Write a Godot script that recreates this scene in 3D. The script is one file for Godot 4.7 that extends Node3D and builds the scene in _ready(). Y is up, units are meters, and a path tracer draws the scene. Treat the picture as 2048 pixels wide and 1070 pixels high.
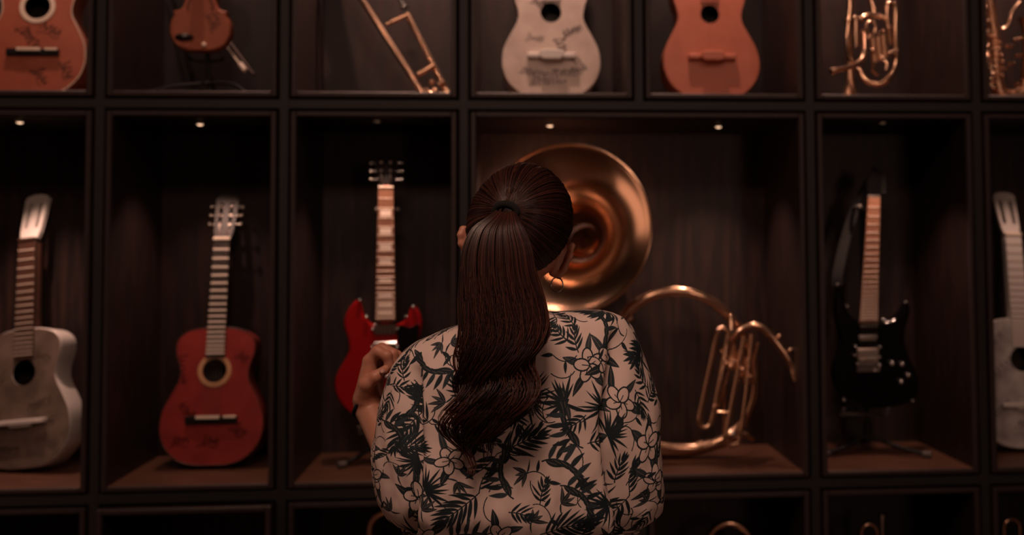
extends Node3D
# A woman seen from behind, in front of a wall of dark wooden display boxes that hold musical instruments.

var O := Vector3.ZERO            # where the thing that is being built stands; parts are given in world metres
var rng := RandomNumberGenerator.new()
var M := {}
var taken := {}

class MB:
	var v := PackedVector3Array()
	var n := PackedVector3Array()
	var uv := PackedVector2Array()
	var c := PackedColorArray()
	var i := PackedInt32Array()

	func vert(p: Vector3, nn: Vector3, u := Vector2.ZERO, col := Color.WHITE) -> int:
		v.append(p); n.append(nn); uv.append(u); c.append(col)
		return v.size() - 1

	func quad(a: int, b: int, d: int, e: int) -> void:
		i.append_array(PackedInt32Array([a, b, d, a, d, e]))

	func flat(pts: Array, nn: Vector3) -> void:
		var s := v.size()
		for p in pts:
			vert(p, nn)
		for k in range(1, pts.size() - 1):
			i.append_array(PackedInt32Array([s, s + k, s + k + 1]))

	func tube(path: Array, rad, seg := 10, caps := true, closed := false, col := Color.WHITE) -> void:
		var k := path.size()
		var t: Vector3 = (path[1] - path[0]).normalized()
		var a: Vector3 = t.cross(Vector3.UP if absf(t.y) < 0.9 else Vector3.RIGHT).normalized()
		var s0 := v.size()
		for j in k:
			var p: Vector3 = path[j]
			var q0: Vector3 = path[(j - 1 + k) % k] if closed or j > 0 else p
			var q1: Vector3 = path[(j + 1) % k] if closed or j < k - 1 else p
			t = (q1 - q0).normalized()
			a = (a - t * a.dot(t)).normalized()
			var b: Vector3 = t.cross(a)
			var r: float = rad if rad is float else lerpf(rad.x, rad.y, float(j) / (k - 1)) if rad is Vector2 else rad[j]
			for s in seg:
				var w := TAU * s / seg
				var d: Vector3 = a * cos(w) + b * sin(w)
				vert(p + d * r, d, Vector2(float(s) / seg, float(j) / k), col)
		var last := k if closed else k - 1
		for j in last:
			var j1 := (j + 1) % k
			for s in seg:
				var s1 := (s + 1) % seg
				quad(s0 + j * seg + s, s0 + j * seg + s1, s0 + j1 * seg + s1, s0 + j1 * seg + s)
		if caps and not closed:
			for e in [0, k - 1]:
				var tt: Vector3 = ((path[1] as Vector3) - path[0]).normalized() * -1.0 if e == 0 else ((path[k - 1] as Vector3) - path[k - 2]).normalized()
				var c0 := vert(path[e], tt, Vector2.ZERO, col)
				for s in seg:
					vert(v[s0 + e * seg + s], tt, Vector2.ZERO, col)
				for s in seg:
					i.append_array(PackedInt32Array([c0, c0 + 1 + s, c0 + 1 + (s + 1) % seg]))

	func lathe(prof: Array, seg: int, xf := Transform3D()) -> void:   # prof: Vector2(radius, height along y)
		var s0 := v.size()
		var k := prof.size()
		for j in k:
			var p: Vector2 = prof[j]
			var dd: Vector2 = (prof[mini(j + 1, k - 1)] as Vector2) - prof[maxi(j - 1, 0)]
			var nn := Vector2(dd.y, -dd.x).normalized()
			for s in seg:
				var w := TAU * s / seg
				vert(xf * Vector3(p.x * cos(w), p.y, p.x * sin(w)), (xf.basis * Vector3(nn.x * cos(w), nn.y, nn.x * sin(w))).normalized(), Vector2(float(s) / seg, float(j) / k))
		for j in k - 1:
			for s in seg:
				var s1 := (s + 1) % seg
				quad(s0 + j * seg + s, s0 + j * seg + s1, s0 + (j + 1) * seg + s1, s0 + (j + 1) * seg + s)

	func ball(p: Vector3, r: float, seg := 10, sq := Vector3.ONE) -> void:
		var pr := []
		for j in seg + 1:
			var w := -PI / 2 + PI * j / seg
			pr.append(Vector2(maxf(cos(w), 0.001) * r, sin(w) * r))
		lathe(pr, seg + 2, Transform3D(Basis.from_scale(sq), p))

	func strip(path: Array, across: Vector3, w: float, th: float) -> void:   # a band of cloth or leather
		for j in path.size() - 1:
			var p: Vector3 = path[j]
			var q: Vector3 = path[j + 1]
			var nn := across.cross(q - p).normalized() * th / 2
			var a := across.normalized() * w / 2
			flat([p - a + nn, p + a + nn, q + a + nn, q - a + nn], nn.normalized())
			flat([p - a - nn, p + a - nn, q + a - nn, q - a - nn], -nn.normalized())
			flat([p - a - nn, p - a + nn, q - a + nn, q - a - nn], -a.normalized())
			flat([p + a - nn, p + a + nn, q + a + nn, q + a - nn], a.normalized())

	func rod(p: Vector3, q: Vector3, r: float, seg := 12) -> void:
		tube([p, q], r, seg)

	func box(p: Vector3, size: Vector3, bev := 0.0, xf := Transform3D()) -> void:
		var h := size / 2
		var b := minf(bev, minf(h.x, minf(h.y, h.z)) * 0.9)
		for ax in 3:
			for s in [-1.0, 1.0]:
				var u := (ax + 1) % 3
				var w := (ax + 2) % 3
				var pts := []
				for q in [[-1, -1], [1, -1], [1, 1], [-1, 1]]:
					var x := Vector3.ZERO
					x[ax] = s * h[ax]
					x[u] = q[0] * (h[u] - b)
					x[w] = q[1] * (h[w] - b)
					pts.append(xf * (p + x))
				var nn := Vector3.ZERO
				nn[ax] = s
				flat(pts, (xf.basis * nn).normalized())
		if b <= 0.0:
			return
		for ax in 3:                                  # the twelve chamfers
			var u := (ax + 1) % 3
			var w := (ax + 2) % 3
			for su in [-1.0, 1.0]:
				for sw in [-1.0, 1.0]:
					var pts := []
					for q in [[-1, 0], [1, 0], [1, 1], [-1, 1]]:
						var x := Vector3.ZERO
						x[ax] = q[0] * (h[ax] - b)
						x[u] = su * (h[u] - (b if q[1] else 0.0))
						x[w] = sw * (h[w] - (0.0 if q[1] else b))
						pts.append(xf * (p + x))
					var nn := Vector3.ZERO
					nn[u] = su
					nn[w] = sw
					flat(pts, (xf.basis * nn).normalized())
		for sx in [-1.0, 1.0]:
			for sy in [-1.0, 1.0]:
				for sz in [-1.0, 1.0]:
					var s := Vector3(sx, sy, sz)
					flat([xf * (p + s * Vector3(h.x, h.y - b, h.z - b)), xf * (p + s * Vector3(h.x - b, h.y, h.z - b)), xf * (p + s * Vector3(h.x - b, h.y - b, h.z))], (xf.basis * s).normalized())

	func prism(poly: PackedVector2Array, z0: float, z1: float, bev := 0.0, xf := Transform3D(), hole := Vector3.ZERO) -> void:
		# an outline of thickness z1 - z0 whose front edge (z1) is rounded by bev; hole: centre and radius of a round hole in the front
		var k := poly.size()
		var area := 0.0
		for j in k:
			area += poly[j].cross(poly[(j + 1) % k])
		var nor := []
		for j in k:
			var d := (poly[(j + 1) % k] - poly[(j - 1 + k) % k]).normalized()
			nor.append(Vector2(d.y, -d.x) * signf(area))
		var rings := [[z0, 0.0, 0.0]]
		if bev > 0.0:
			rings = [[z0, bev, -0.8], [z0 + bev, 0.0, -0.2]]
			for q in 4:
				var w := PI / 2 * q / 3.0
				rings.append([z1 - bev + bev * sin(w), bev * (1 - cos(w)), sin(w)])
		else:
			rings.append([z1, 0.0, 0.0])
		var s0 := v.size()
		for rg in rings:
			for j in k:
				var q: Vector2 = poly[j] - nor[j] * rg[1]
				var nn := Vector3(nor[j].x, nor[j].y, rg[2]).normalized()
				vert(xf * Vector3(q.x, q.y, rg[0]), (xf.basis * nn).normalized())
		for g in rings.size() - 1:
			for j in k:
				var j1 := (j + 1) % k
				quad(s0 + g * k + j, s0 + g * k + j1, s0 + (g + 1) * k + j1, s0 + (g + 1) * k + j)
		for e in [0, rings.size() - 1]:
			var ins := PackedVector2Array()
			for j in k:
				ins.append(poly[j] - nor[j] * rings[e][1])
			face(ins, rings[e][0], -1.0 if e == 0 else 1.0, xf, hole if e else Vector3.ZERO, Vector2.ZERO, Vector2.ONE, poly)

	func face(poly: PackedVector2Array, z: float, s: float, xf: Transform3D, hole := Vector3.ZERO, lo := Vector2.ZERO, span := Vector2.ONE, order := PackedVector2Array()) -> void:
		var k := poly.size()
		var nn := (xf.basis * Vector3(0, 0, s)).normalized()
		var s0 := v.size()
		for q in poly:
			vert(xf * Vector3(q.x, q.y, z), nn, Vector2((q.x - lo.x) / span.x, 1.0 - (q.y - lo.y) / span.y))
		if hole.z > 0.0:
			for q in poly:
				var hc := Vector2(hole.x, hole.y)
				var p := hc + (q - hc).normalized() * hole.z
				vert(xf * Vector3(p.x, p.y, z), nn, Vector2((p.x - lo.x) / span.x, 1.0 - (p.y - lo.y) / span.y))
			for j in k:
				quad(s0 + j, s0 + (j + 1) % k, s0 + k + (j + 1) % k, s0 + k + j)
			return
		var big := PackedVector2Array()
		for q in (order if order.size() else poly):
			big.append(q * 1000.0)
		for t in Geometry2D.triangulate_polygon(big):
			i.append(s0 + t)

	func mesh(mat: Material, off: Vector3) -> ArrayMesh:
		for t in range(0, i.size(), 3):              # front faces run clockwise
			var a := i[t]
			var b := i[t + 1]
			var d := i[t + 2]
			if (v[b] - v[a]).cross(v[d] - v[a]).dot(n[a] + n[b] + n[d]) > 0.0:
				i[t + 1] = d
				i[t + 2] = b
		if off != Vector3.ZERO:
			for j in v.size():
				v[j] -= off
		var arr := []
		arr.resize(Mesh.ARRAY_MAX)
		arr[Mesh.ARRAY_VERTEX] = v
		arr[Mesh.ARRAY_NORMAL] = n
		arr[Mesh.ARRAY_TEX_UV] = uv
		arr[Mesh.ARRAY_COLOR] = c
		arr[Mesh.ARRAY_INDEX] = i
		var m := ArrayMesh.new()
		m.add_surface_from_arrays(Mesh.PRIMITIVE_TRIANGLES, arr)
		m.surface_set_material(0, mat)
		return m


func numbered(called: String) -> String:
	taken[called] = taken.get(called, -1) + 1
	return called if taken[called] == 0 else "%s_%03d" % [called, taken[called]]

func thing(called: String, label: String, category: String, at := Vector3.ZERO, group := "") -> Node3D:
	var o := Node3D.new()
	o.name = numbered(called)
	o.position = at
	o.set_meta("label", label)
	o.set_meta("category", category)
	if group:
		o.set_meta("group", group)
	add_child(o)
	O = at
	return o

func part(called: String, mb: MB, mat: Material, parent: Node3D, label := "") -> MeshInstance3D:
	var o := MeshInstance3D.new()
	o.name = called
	o.mesh = mb.mesh(mat, O)
	if label:
		o.set_meta("label", label)
	parent.add_child(o, true)
	return o

func again(src: MeshInstance3D, xf: Transform3D, parent: Node3D) -> MeshInstance3D:   # the same mesh once more
	var o := MeshInstance3D.new()
	o.name = String(src.name).rstrip("0123456789")
	o.mesh = src.mesh
	o.transform = xf
	parent.add_child(o, true)
	return o

func structure(called: String, mb: MB, mat: Material) -> MeshInstance3D:
	O = Vector3.ZERO
	var o := part(called, mb, mat, self)
	o.set_meta("kind", "structure")
	return o

func curve(pts: Array, sub := 6, closed := false) -> Array:   # a smooth line through the points
	var out := []
	var k := pts.size()
	for j in (k if closed else k - 1):
		var p1 = pts[j]
		var p2 = pts[(j + 1) % k]
		var p0 = pts[(j - 1 + k) % k] if closed or j > 0 else p1 * 2.0 - p2
		var p3 = pts[(j + 2) % k] if closed or j < k - 2 else p2 * 2.0 - p1
		for s in sub:
			out.append(p1.cubic_interpolate(p2, p0, p3, float(s) / sub))
	if not closed:
		out.append(pts[k - 1])
	return out

func outline(right: Array, sub := 5) -> PackedVector2Array:   # right half from the bottom to the top, mirrored
	var r := curve(right, sub)
	var out := PackedVector2Array(r)
	for j in range(r.size() - 2, 0, -1):
		out.append(Vector2(-r[j].x, r[j].y))
	return out

func mat(called: String, col: Color, rough := 0.6, metal := 0.0, spec := 0.5) -> StandardMaterial3D:
	var m := StandardMaterial3D.new()
	m.resource_name = called
	m.albedo_color = col
	m.roughness = rough
	m.metallic = metal
	m.metallic_specular = spec
	M[called] = m
	return m

func grain(called: String, a: Color, b: Color, scale: Vector3, rough := 0.6, freq := 0.012, sd := 1, spec := 0.5) -> StandardMaterial3D:
	var nz := FastNoiseLite.new()
	nz.seed = sd
	nz.frequency = freq
	nz.fractal_octaves = 4
	var t := NoiseTexture2D.new()
	t.width = 256
	t.height = 256
	t.seamless = true
	t.noise = nz
	var g := Gradient.new()
	g.set_color(0, a)
	g.set_color(1, b)
	t.color_ramp = g
	var m := mat(called, Color.WHITE, rough, 0.0, spec)
	m.albedo_texture = t
	m.uv1_triplanar = true
	m.uv1_world_triplanar = true
	m.uv1_scale = scale
	m.uv1_triplanar_sharpness = 4.0
	return m

func lamp(at: Vector3, to: Vector3, energy: float, col: Color, angle: float, size: float) -> void:
	var l := SpotLight3D.new()
	l.name = "spot_light"
	l.light_color = col
	l.light_energy = energy
	l.light_size = size
	l.spot_range = 12.0
	l.spot_attenuation = 2.0
	l.spot_angle = angle
	l.spot_angle_attenuation = 0.8
	l.shadow_enabled = true
	add_child(l, true)
	l.look_at_from_position(at, to, Vector3.FORWARD if absf((to - at).normalized().y) > 0.95 else Vector3.UP)

func area(at: Vector3, to: Vector3, size: Vector2, energy: float, col: Color) -> void:
	var l := AreaLight3D.new()
	l.name = "area_light"
	l.area_size = size
	l.light_color = col
	l.light_energy = energy
	l.area_range = 14.0
	l.area_attenuation = 2.0
	l.shadow_enabled = true
	add_child(l, true)
	l.look_at_from_position(at, to, Vector3.FORWARD if absf((to - at).normalized().y) > 0.95 else Vector3.UP)

# ---------------------------------------------------------------- camera and light

const WARM := Color(1.0, 0.78, 0.69)

func camera_and_light() -> void:
	var cam := Camera3D.new()
	cam.name = "camera"
	cam.position = Vector3(0, 1.52, 3.5153)
	cam.basis = Basis(Vector3.UP, -0.0706) * Basis(Vector3.RIGHT, 0.0447) * Basis(Vector3.BACK, -0.0054)
	var lens := CameraAttributesPhysical.new()
	lens.frustum_focal_length = 35.0
	lens.frustum_near = 0.05
	lens.frustum_far = 50.0
	lens.exposure_aperture = 3.0
	lens.frustum_focus_distance = 1.55
	cam.attributes = lens
	cam.projection = Camera3D.PROJECTION_FRUSTUM
	cam.near = 0.05
	cam.far = 50.0
	cam.size = 2.0 * 0.05 * 535.0 / 2000.0
	cam.frustum_offset = Vector2((1024.0 - 1160.92) / 2000.0, -(535.0 - 405.28) / 2000.0) * 0.05
	cam.current = true
	add_child(cam)
	var e := Environment.new()
	e.background_mode = Environment.BG_COLOR
	e.background_color = Color.BLACK
	e.tonemap_mode = Environment.TONE_MAPPER_LINEAR
	e.tonemap_exposure = 1.0
	e.sdfgi_enabled = true
	e.ssao_enabled = true
	e.ssil_enabled = true
	var we := WorldEnvironment.new()
	we.name = "world"
	we.environment = e
	add_child(we)

func materials() -> void:
	mat("black_paint", Color(0.085, 0.09, 0.092), 0.6)
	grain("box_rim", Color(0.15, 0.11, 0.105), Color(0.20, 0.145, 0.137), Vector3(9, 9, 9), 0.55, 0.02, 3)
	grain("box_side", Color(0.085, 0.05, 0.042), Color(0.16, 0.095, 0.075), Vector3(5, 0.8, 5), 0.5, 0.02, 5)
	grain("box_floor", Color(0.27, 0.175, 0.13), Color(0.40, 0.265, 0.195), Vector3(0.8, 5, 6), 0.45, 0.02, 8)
	grain("plank_a", Color(0.045, 0.018, 0.016), Color(0.16, 0.074, 0.058), Vector3(4, 0.55, 4), 0.5, 0.018, 11)
	grain("plank_b", Color(0.06, 0.032, 0.028), Color(0.21, 0.13, 0.106), Vector3(5, 0.5, 5), 0.5, 0.02, 12)
	grain("plank_c", Color(0.035, 0.016, 0.015), Color(0.12, 0.058, 0.048), Vector3(4, 0.6, 4), 0.5, 0.018, 13)
	grain("room_wall", Color(0.40, 0.33, 0.295), Color(0.47, 0.39, 0.35), Vector3(1, 1, 1), 0.9, 0.02, 20)
	grain("room_floor", Color(0.16, 0.10, 0.075), Color(0.25, 0.16, 0.115), Vector3(0.6, 3, 3), 0.5, 0.02, 21)
	mat("room_ceiling", Color(0.10, 0.095, 0.095), 0.9)
	mat("brass", Color(0.93, 0.77, 0.65), 0.19, 1.0)
	mat("brass_dull", Color(0.82, 0.66, 0.54), 0.34, 1.0)
	mat("chrome", Color(0.80, 0.79, 0.78), 0.18, 1.0)
	mat("steel", Color(0.70, 0.66, 0.62), 0.3, 1.0)
	mat("black_gloss", Color(0.03, 0.03, 0.032), 0.12)
	mat("black_plastic", Color(0.05, 0.05, 0.05), 0.55, 0.0, 0.35)
	mat("rubber", Color(0.32, 0.30, 0.29), 0.7)
	mat("ivory", Color(0.90, 0.84, 0.76), 0.4)
	mat("pearl", Color(0.93, 0.88, 0.82), 0.3)
	mat("dark_wood", Color(0.13, 0.105, 0.09), 0.5)
	mat("ebony", Color(0.125, 0.10, 0.085), 0.5)
	grain("rosewood", Color(0.19, 0.12, 0.09), Color(0.28, 0.18, 0.135), Vector3(30, 3, 30), 0.45, 0.02, 31)
	grain("maple", Color(0.72, 0.55, 0.40), Color(0.80, 0.63, 0.47), Vector3(20, 2, 20), 0.4, 0.02, 32)
	grain("tan_board", Color(0.46, 0.32, 0.245), Color(0.55, 0.39, 0.30), Vector3(20, 2, 20), 0.45, 0.02, 33)
	mat("white_paint", Color(0.80, 0.78, 0.76), 0.35)
	mat("red_lacquer", Color(0.58, 0.08, 0.095), 0.15)
	mat("red_paint", Color(0.53, 0.18, 0.17), 0.4)
	mat("orange_paint", Color(0.70, 0.40, 0.30), 0.45)
	mat("felt", Color(0.02, 0.02, 0.02), 0.95)
	var g := mat("lit_glass", Color(1, 0.9, 0.8), 0.4)
	g.emission_enabled = true
	g.emission = Color(1.0, 0.80, 0.64)
	g.emission_energy_multiplier = 2.0
	var dg := mat("dim_glass", Color(0.3, 0.27, 0.24), 0.4)
	dg.emission_enabled = true
	dg.emission = Color(1.0, 0.80, 0.64)
	dg.emission_energy_multiplier = 0.06
	mat("nickel", Color(0.82, 0.76, 0.70), 0.45, 0.5)
	var p := mat("lit_panel", Color(0.9, 0.8, 0.7), 0.6)
	p.emission_enabled = true
	p.emission = Color(1.0, 0.74, 0.60)
	p.emission_energy_multiplier = 0.35

# ---------------------------------------------------------------- the room and the wall of boxes

const POST0 := -1.4008
const PITCH := 0.62
const RAILS := [0.050, 0.679, 2.023, 3.367]
const DEEP := 0.50

func room() -> void:
	var b := MB.new(); b.box(Vector3(0.2, -0.05, 2.4), Vector3(7.2, 0.1, 6.4)); structure("floor", b, M.room_floor)
	b = MB.new(); b.box(Vector3(0.2, 3.60, 2.4), Vector3(7.2, 0.1, 6.4)); structure("ceiling", b, M.room_ceiling)
	b = MB.new(); b.box(Vector3(0.2, 1.775, -0.66), Vector3(7.2, 3.55, 0.1)); structure("wall_back", b, M.room_wall)
	b = MB.new(); b.box(Vector3(0.2, 1.775, 5.45), Vector3(7.2, 3.55, 0.1)); structure("wall_front", b, M.room_wall)
	b = MB.new(); b.box(Vector3(-3.35, 1.775, 2.4), Vector3(0.1, 3.55, 6.4)); structure("wall_left", b, M.room_wall)
	b = MB.new(); b.box(Vector3(3.75, 1.775, 2.4), Vector3(0.1, 3.55, 6.4)); structure("wall_right", b, M.room_wall)

func shelf_frame() -> void:
	var t := thing("shelving_grid", "black grid of posts and rails around the wooden boxes", "shelving", Vector3(0.2, 0, -0.06))
	for k in range(-2, 8):
		var x := POST0 + PITCH * k
		var b := MB.new()
		if k == 3:                                    # the wide box in the middle row has no post across it
			b.box(Vector3(x, (RAILS[0] + RAILS[1]) / 2, -0.045), Vector3(0.034, RAILS[1] - RAILS[0], 0.09), 0.003)
			part("post", b, M.black_paint, t)
			b = MB.new()
			b.box(Vector3(x, (RAILS[2] + RAILS[3]) / 2, -0.045), Vector3(0.034, RAILS[3] - RAILS[2], 0.09), 0.003)
		else:
			b.box(Vector3(x, 1.71, -0.045), Vector3(0.034, 3.42, 0.09), 0.003)
		part("post", b, M.black_paint, t)
	for y in RAILS:
		var b := MB.new()
		b.box(Vector3(POST0 + PITCH * 2.5, y, -0.046), Vector3(PITCH * 9, 0.034, 0.09), 0.003)
		part("rail", b, M.black_paint, t)

func display_box(k: int, row: int, label: String, wide := 1, forward := 0.0) -> void:
	# k: the post on its left. Panels 18 mm thick, back of upright planks
	var x0 := POST0 + PITCH * k + 0.025
	var x1 := POST0 + PITCH * (k + wide) - 0.025
	var y0: float = RAILS[row] + 0.025
	var y1: float = RAILS[row + 1] - 0.025
	var th := 0.018
	var zf := 0.006 + forward
	var t := thing("display_box", label, "display box", Vector3((x0 + x1) / 2, y0, -DEEP / 2), "wooden display boxes in the wall")
	var dz := zf + DEEP
	var zc := (zf - DEEP) / 2
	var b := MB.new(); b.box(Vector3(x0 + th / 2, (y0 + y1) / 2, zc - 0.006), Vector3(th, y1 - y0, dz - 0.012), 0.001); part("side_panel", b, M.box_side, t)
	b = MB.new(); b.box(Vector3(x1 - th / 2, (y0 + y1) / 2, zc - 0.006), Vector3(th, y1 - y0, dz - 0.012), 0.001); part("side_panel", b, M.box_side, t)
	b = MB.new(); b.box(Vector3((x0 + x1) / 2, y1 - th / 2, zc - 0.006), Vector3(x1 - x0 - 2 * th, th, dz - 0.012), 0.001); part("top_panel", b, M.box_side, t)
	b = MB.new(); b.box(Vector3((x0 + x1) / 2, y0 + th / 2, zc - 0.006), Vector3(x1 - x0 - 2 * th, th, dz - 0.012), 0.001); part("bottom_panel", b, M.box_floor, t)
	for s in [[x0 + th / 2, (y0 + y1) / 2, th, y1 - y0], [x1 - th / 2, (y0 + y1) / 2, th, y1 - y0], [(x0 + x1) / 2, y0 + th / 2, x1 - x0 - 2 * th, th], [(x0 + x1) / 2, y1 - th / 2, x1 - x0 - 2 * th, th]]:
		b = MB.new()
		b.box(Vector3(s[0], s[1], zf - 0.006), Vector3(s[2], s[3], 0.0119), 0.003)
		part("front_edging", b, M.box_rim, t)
	for q in wide:
		var w := (x1 - x0 - 2 * th) / wide
		b = MB.new()
		b.box(Vector3(x0 + th + w * (q + 0.5), (y0 + y1) / 2, -DEEP - 0.008), Vector3(w - 0.0004, y1 - y0 - 0.002, 0.016), 0.0)
		part("back_panel", b, [M.plank_a, M.plank_b, M.plank_c][(q * 2 + k * k + row * 2 + 7) % 3] if wide == 1 else M.plank_b, t)

func ceiling_puck(at: Vector3, label: String, energy: float, aim := 0.0, glow := true, wide := 44.0) -> void:
	var t := thing("recessed_downlight", label, "downlight", at, "small downlights in the box tops")
	var b := MB.new()
	b.lathe([Vector2(0.0185, 0.0), Vector2(0.0185, -0.003), Vector2(0.016, -0.0045), Vector2(0.0125, -0.0035), Vector2(0.0125, -0.0005)], 24, Transform3D(Basis(), at))
	part("bezel", b, M.steel, t)
	b = MB.new()
	b.lathe([Vector2(0.0125, -0.002), Vector2(0.009, -0.0055), Vector2(0.004, -0.0075), Vector2(0.0003, -0.008)], 20, Transform3D(Basis(), at))
	part("lit_lens", b, M.lit_glass if glow else M.dim_glass, t)
	lamp(at + Vector3(0, -0.012, 0), at + Vector3(0, -1, aim), energy, WARM, wide, 0.012)

func track_spot(x: float, aim: Vector3, energy: float, label: String) -> void:
	var at := Vector3(x, 3.33, 1.25)
	var d := (aim - at).normalized()
	var t := thing("track_spotlight", label, "spotlight", at + Vector3(0, 0.17, 0), "ceiling track spotlights")
	var b := MB.new(); b.rod(at + Vector3(0, 0.17, 0), at, 0.011); part("stem", b, M.black_paint, t)
	var xf := Transform3D(Basis(Quaternion(Vector3.UP, d)), at)
	b = MB.new()
	b.lathe([Vector2(0.001, -0.09), Vector2(0.034, -0.085), Vector2(0.038, -0.07), Vector2(0.038, 0.07), Vector2(0.036, 0.075), Vector2(0.032, 0.072), Vector2(0.032, 0.05)], 20, xf)
	part("housing", b, M.black_paint, t)
	b = MB.new(); b.lathe([Vector2(0.032, 0.056), Vector2(0.0005, 0.058)], 20, xf); part("lit_lens", b, M.lit_glass, t)
	lamp(at + d * 0.082, aim, energy, WARM, 40.0, 0.035)

# ---------------------------------------------------------------- instruments

func blot(im: Image, x: float, y: float, r: float, col: Color, a := 1.0) -> void:
	var w := im.get_width()
	var h := im.get_height()
	for py in range(maxi(0, int(y - r - 1)), mini(h, int(y + r + 2))):
		for px in range(maxi(0, int(x - r - 1)), mini(w, int(x + r + 2))):
			var k := clampf(r + 0.5 - Vector2(px + 0.5 - x, py + 0.5 - y).length(), 0.0, 1.0) * a
			if k > 0.0:
				im.set_pixel(px, py, im.get_pixel(px, py).lerp(col, k))

func scrawl(im: Image, at: Vector2, angle: float, size: float, letters: int, col: Color, width := 1.6) -> void:   # an unreadable marker signature
	var d := Vector2.from_angle(angle)
	var nn := d.orthogonal()
	var p := at
	var ph := rng.randf() * TAU
	for k in letters:
		var tall := size * rng.randf_range(0.5, 1.5) * (1.6 if k == 0 else 1.0)
		var wide := size * rng.randf_range(0.5, 0.95)
		var turn := rng.randf_range(0.7, 1.5)
		for s in 26:
			var f := s / 26.0
			var q := p + d * wide * (f + 0.22 * sin(TAU * f * turn + ph)) - nn * tall * 0.5 * sin(TAU * f + ph * 0.3)
			blot(im, q.x, q.y, width, col, 0.75)
		p += d * wide + nn * rng.randf_range(-0.12, 0.12) * size
	for s in 40:                                      # the closing stroke
		var q := p - d * (s / 40.0) * size * letters * 0.8 - nn * (size * 0.7 + 3.0 * sin(s * 0.2))
		blot(im, q.x, q.y, width * 0.8, col, 0.5)

func top_paint(called: String, base: Color, other: Color, ink: Color, sd: int, marks: Array, rough := 0.4, patch := 0.5) -> StandardMaterial3D:
	rng.seed = sd
	var nz := FastNoiseLite.new()
	nz.seed = sd
	nz.frequency = 0.014
	nz.fractal_octaves = 4
	var im := Image.create(256, 340, false, Image.FORMAT_RGBA8)
	for y in 340:
		for x in 256:
			var k := clampf(0.5 + patch * 1.6 * nz.get_noise_2d(x, y), 0.0, 1.0)
			im.set_pixel(x, y, base.lerp(other, k))
	for s in marks:                                   # x, y (0..1), angle in degrees, size, letters, opacity
		scrawl(im, Vector2(s[0] * 256, s[1] * 340), deg_to_rad(s[2]), s[3], s[4], base.lerp(ink, s[5]), 1.7)
	var m := mat(called, Color.WHITE, rough)
	m.albedo_texture = ImageTexture.create_from_image(im)
	return m

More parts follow.
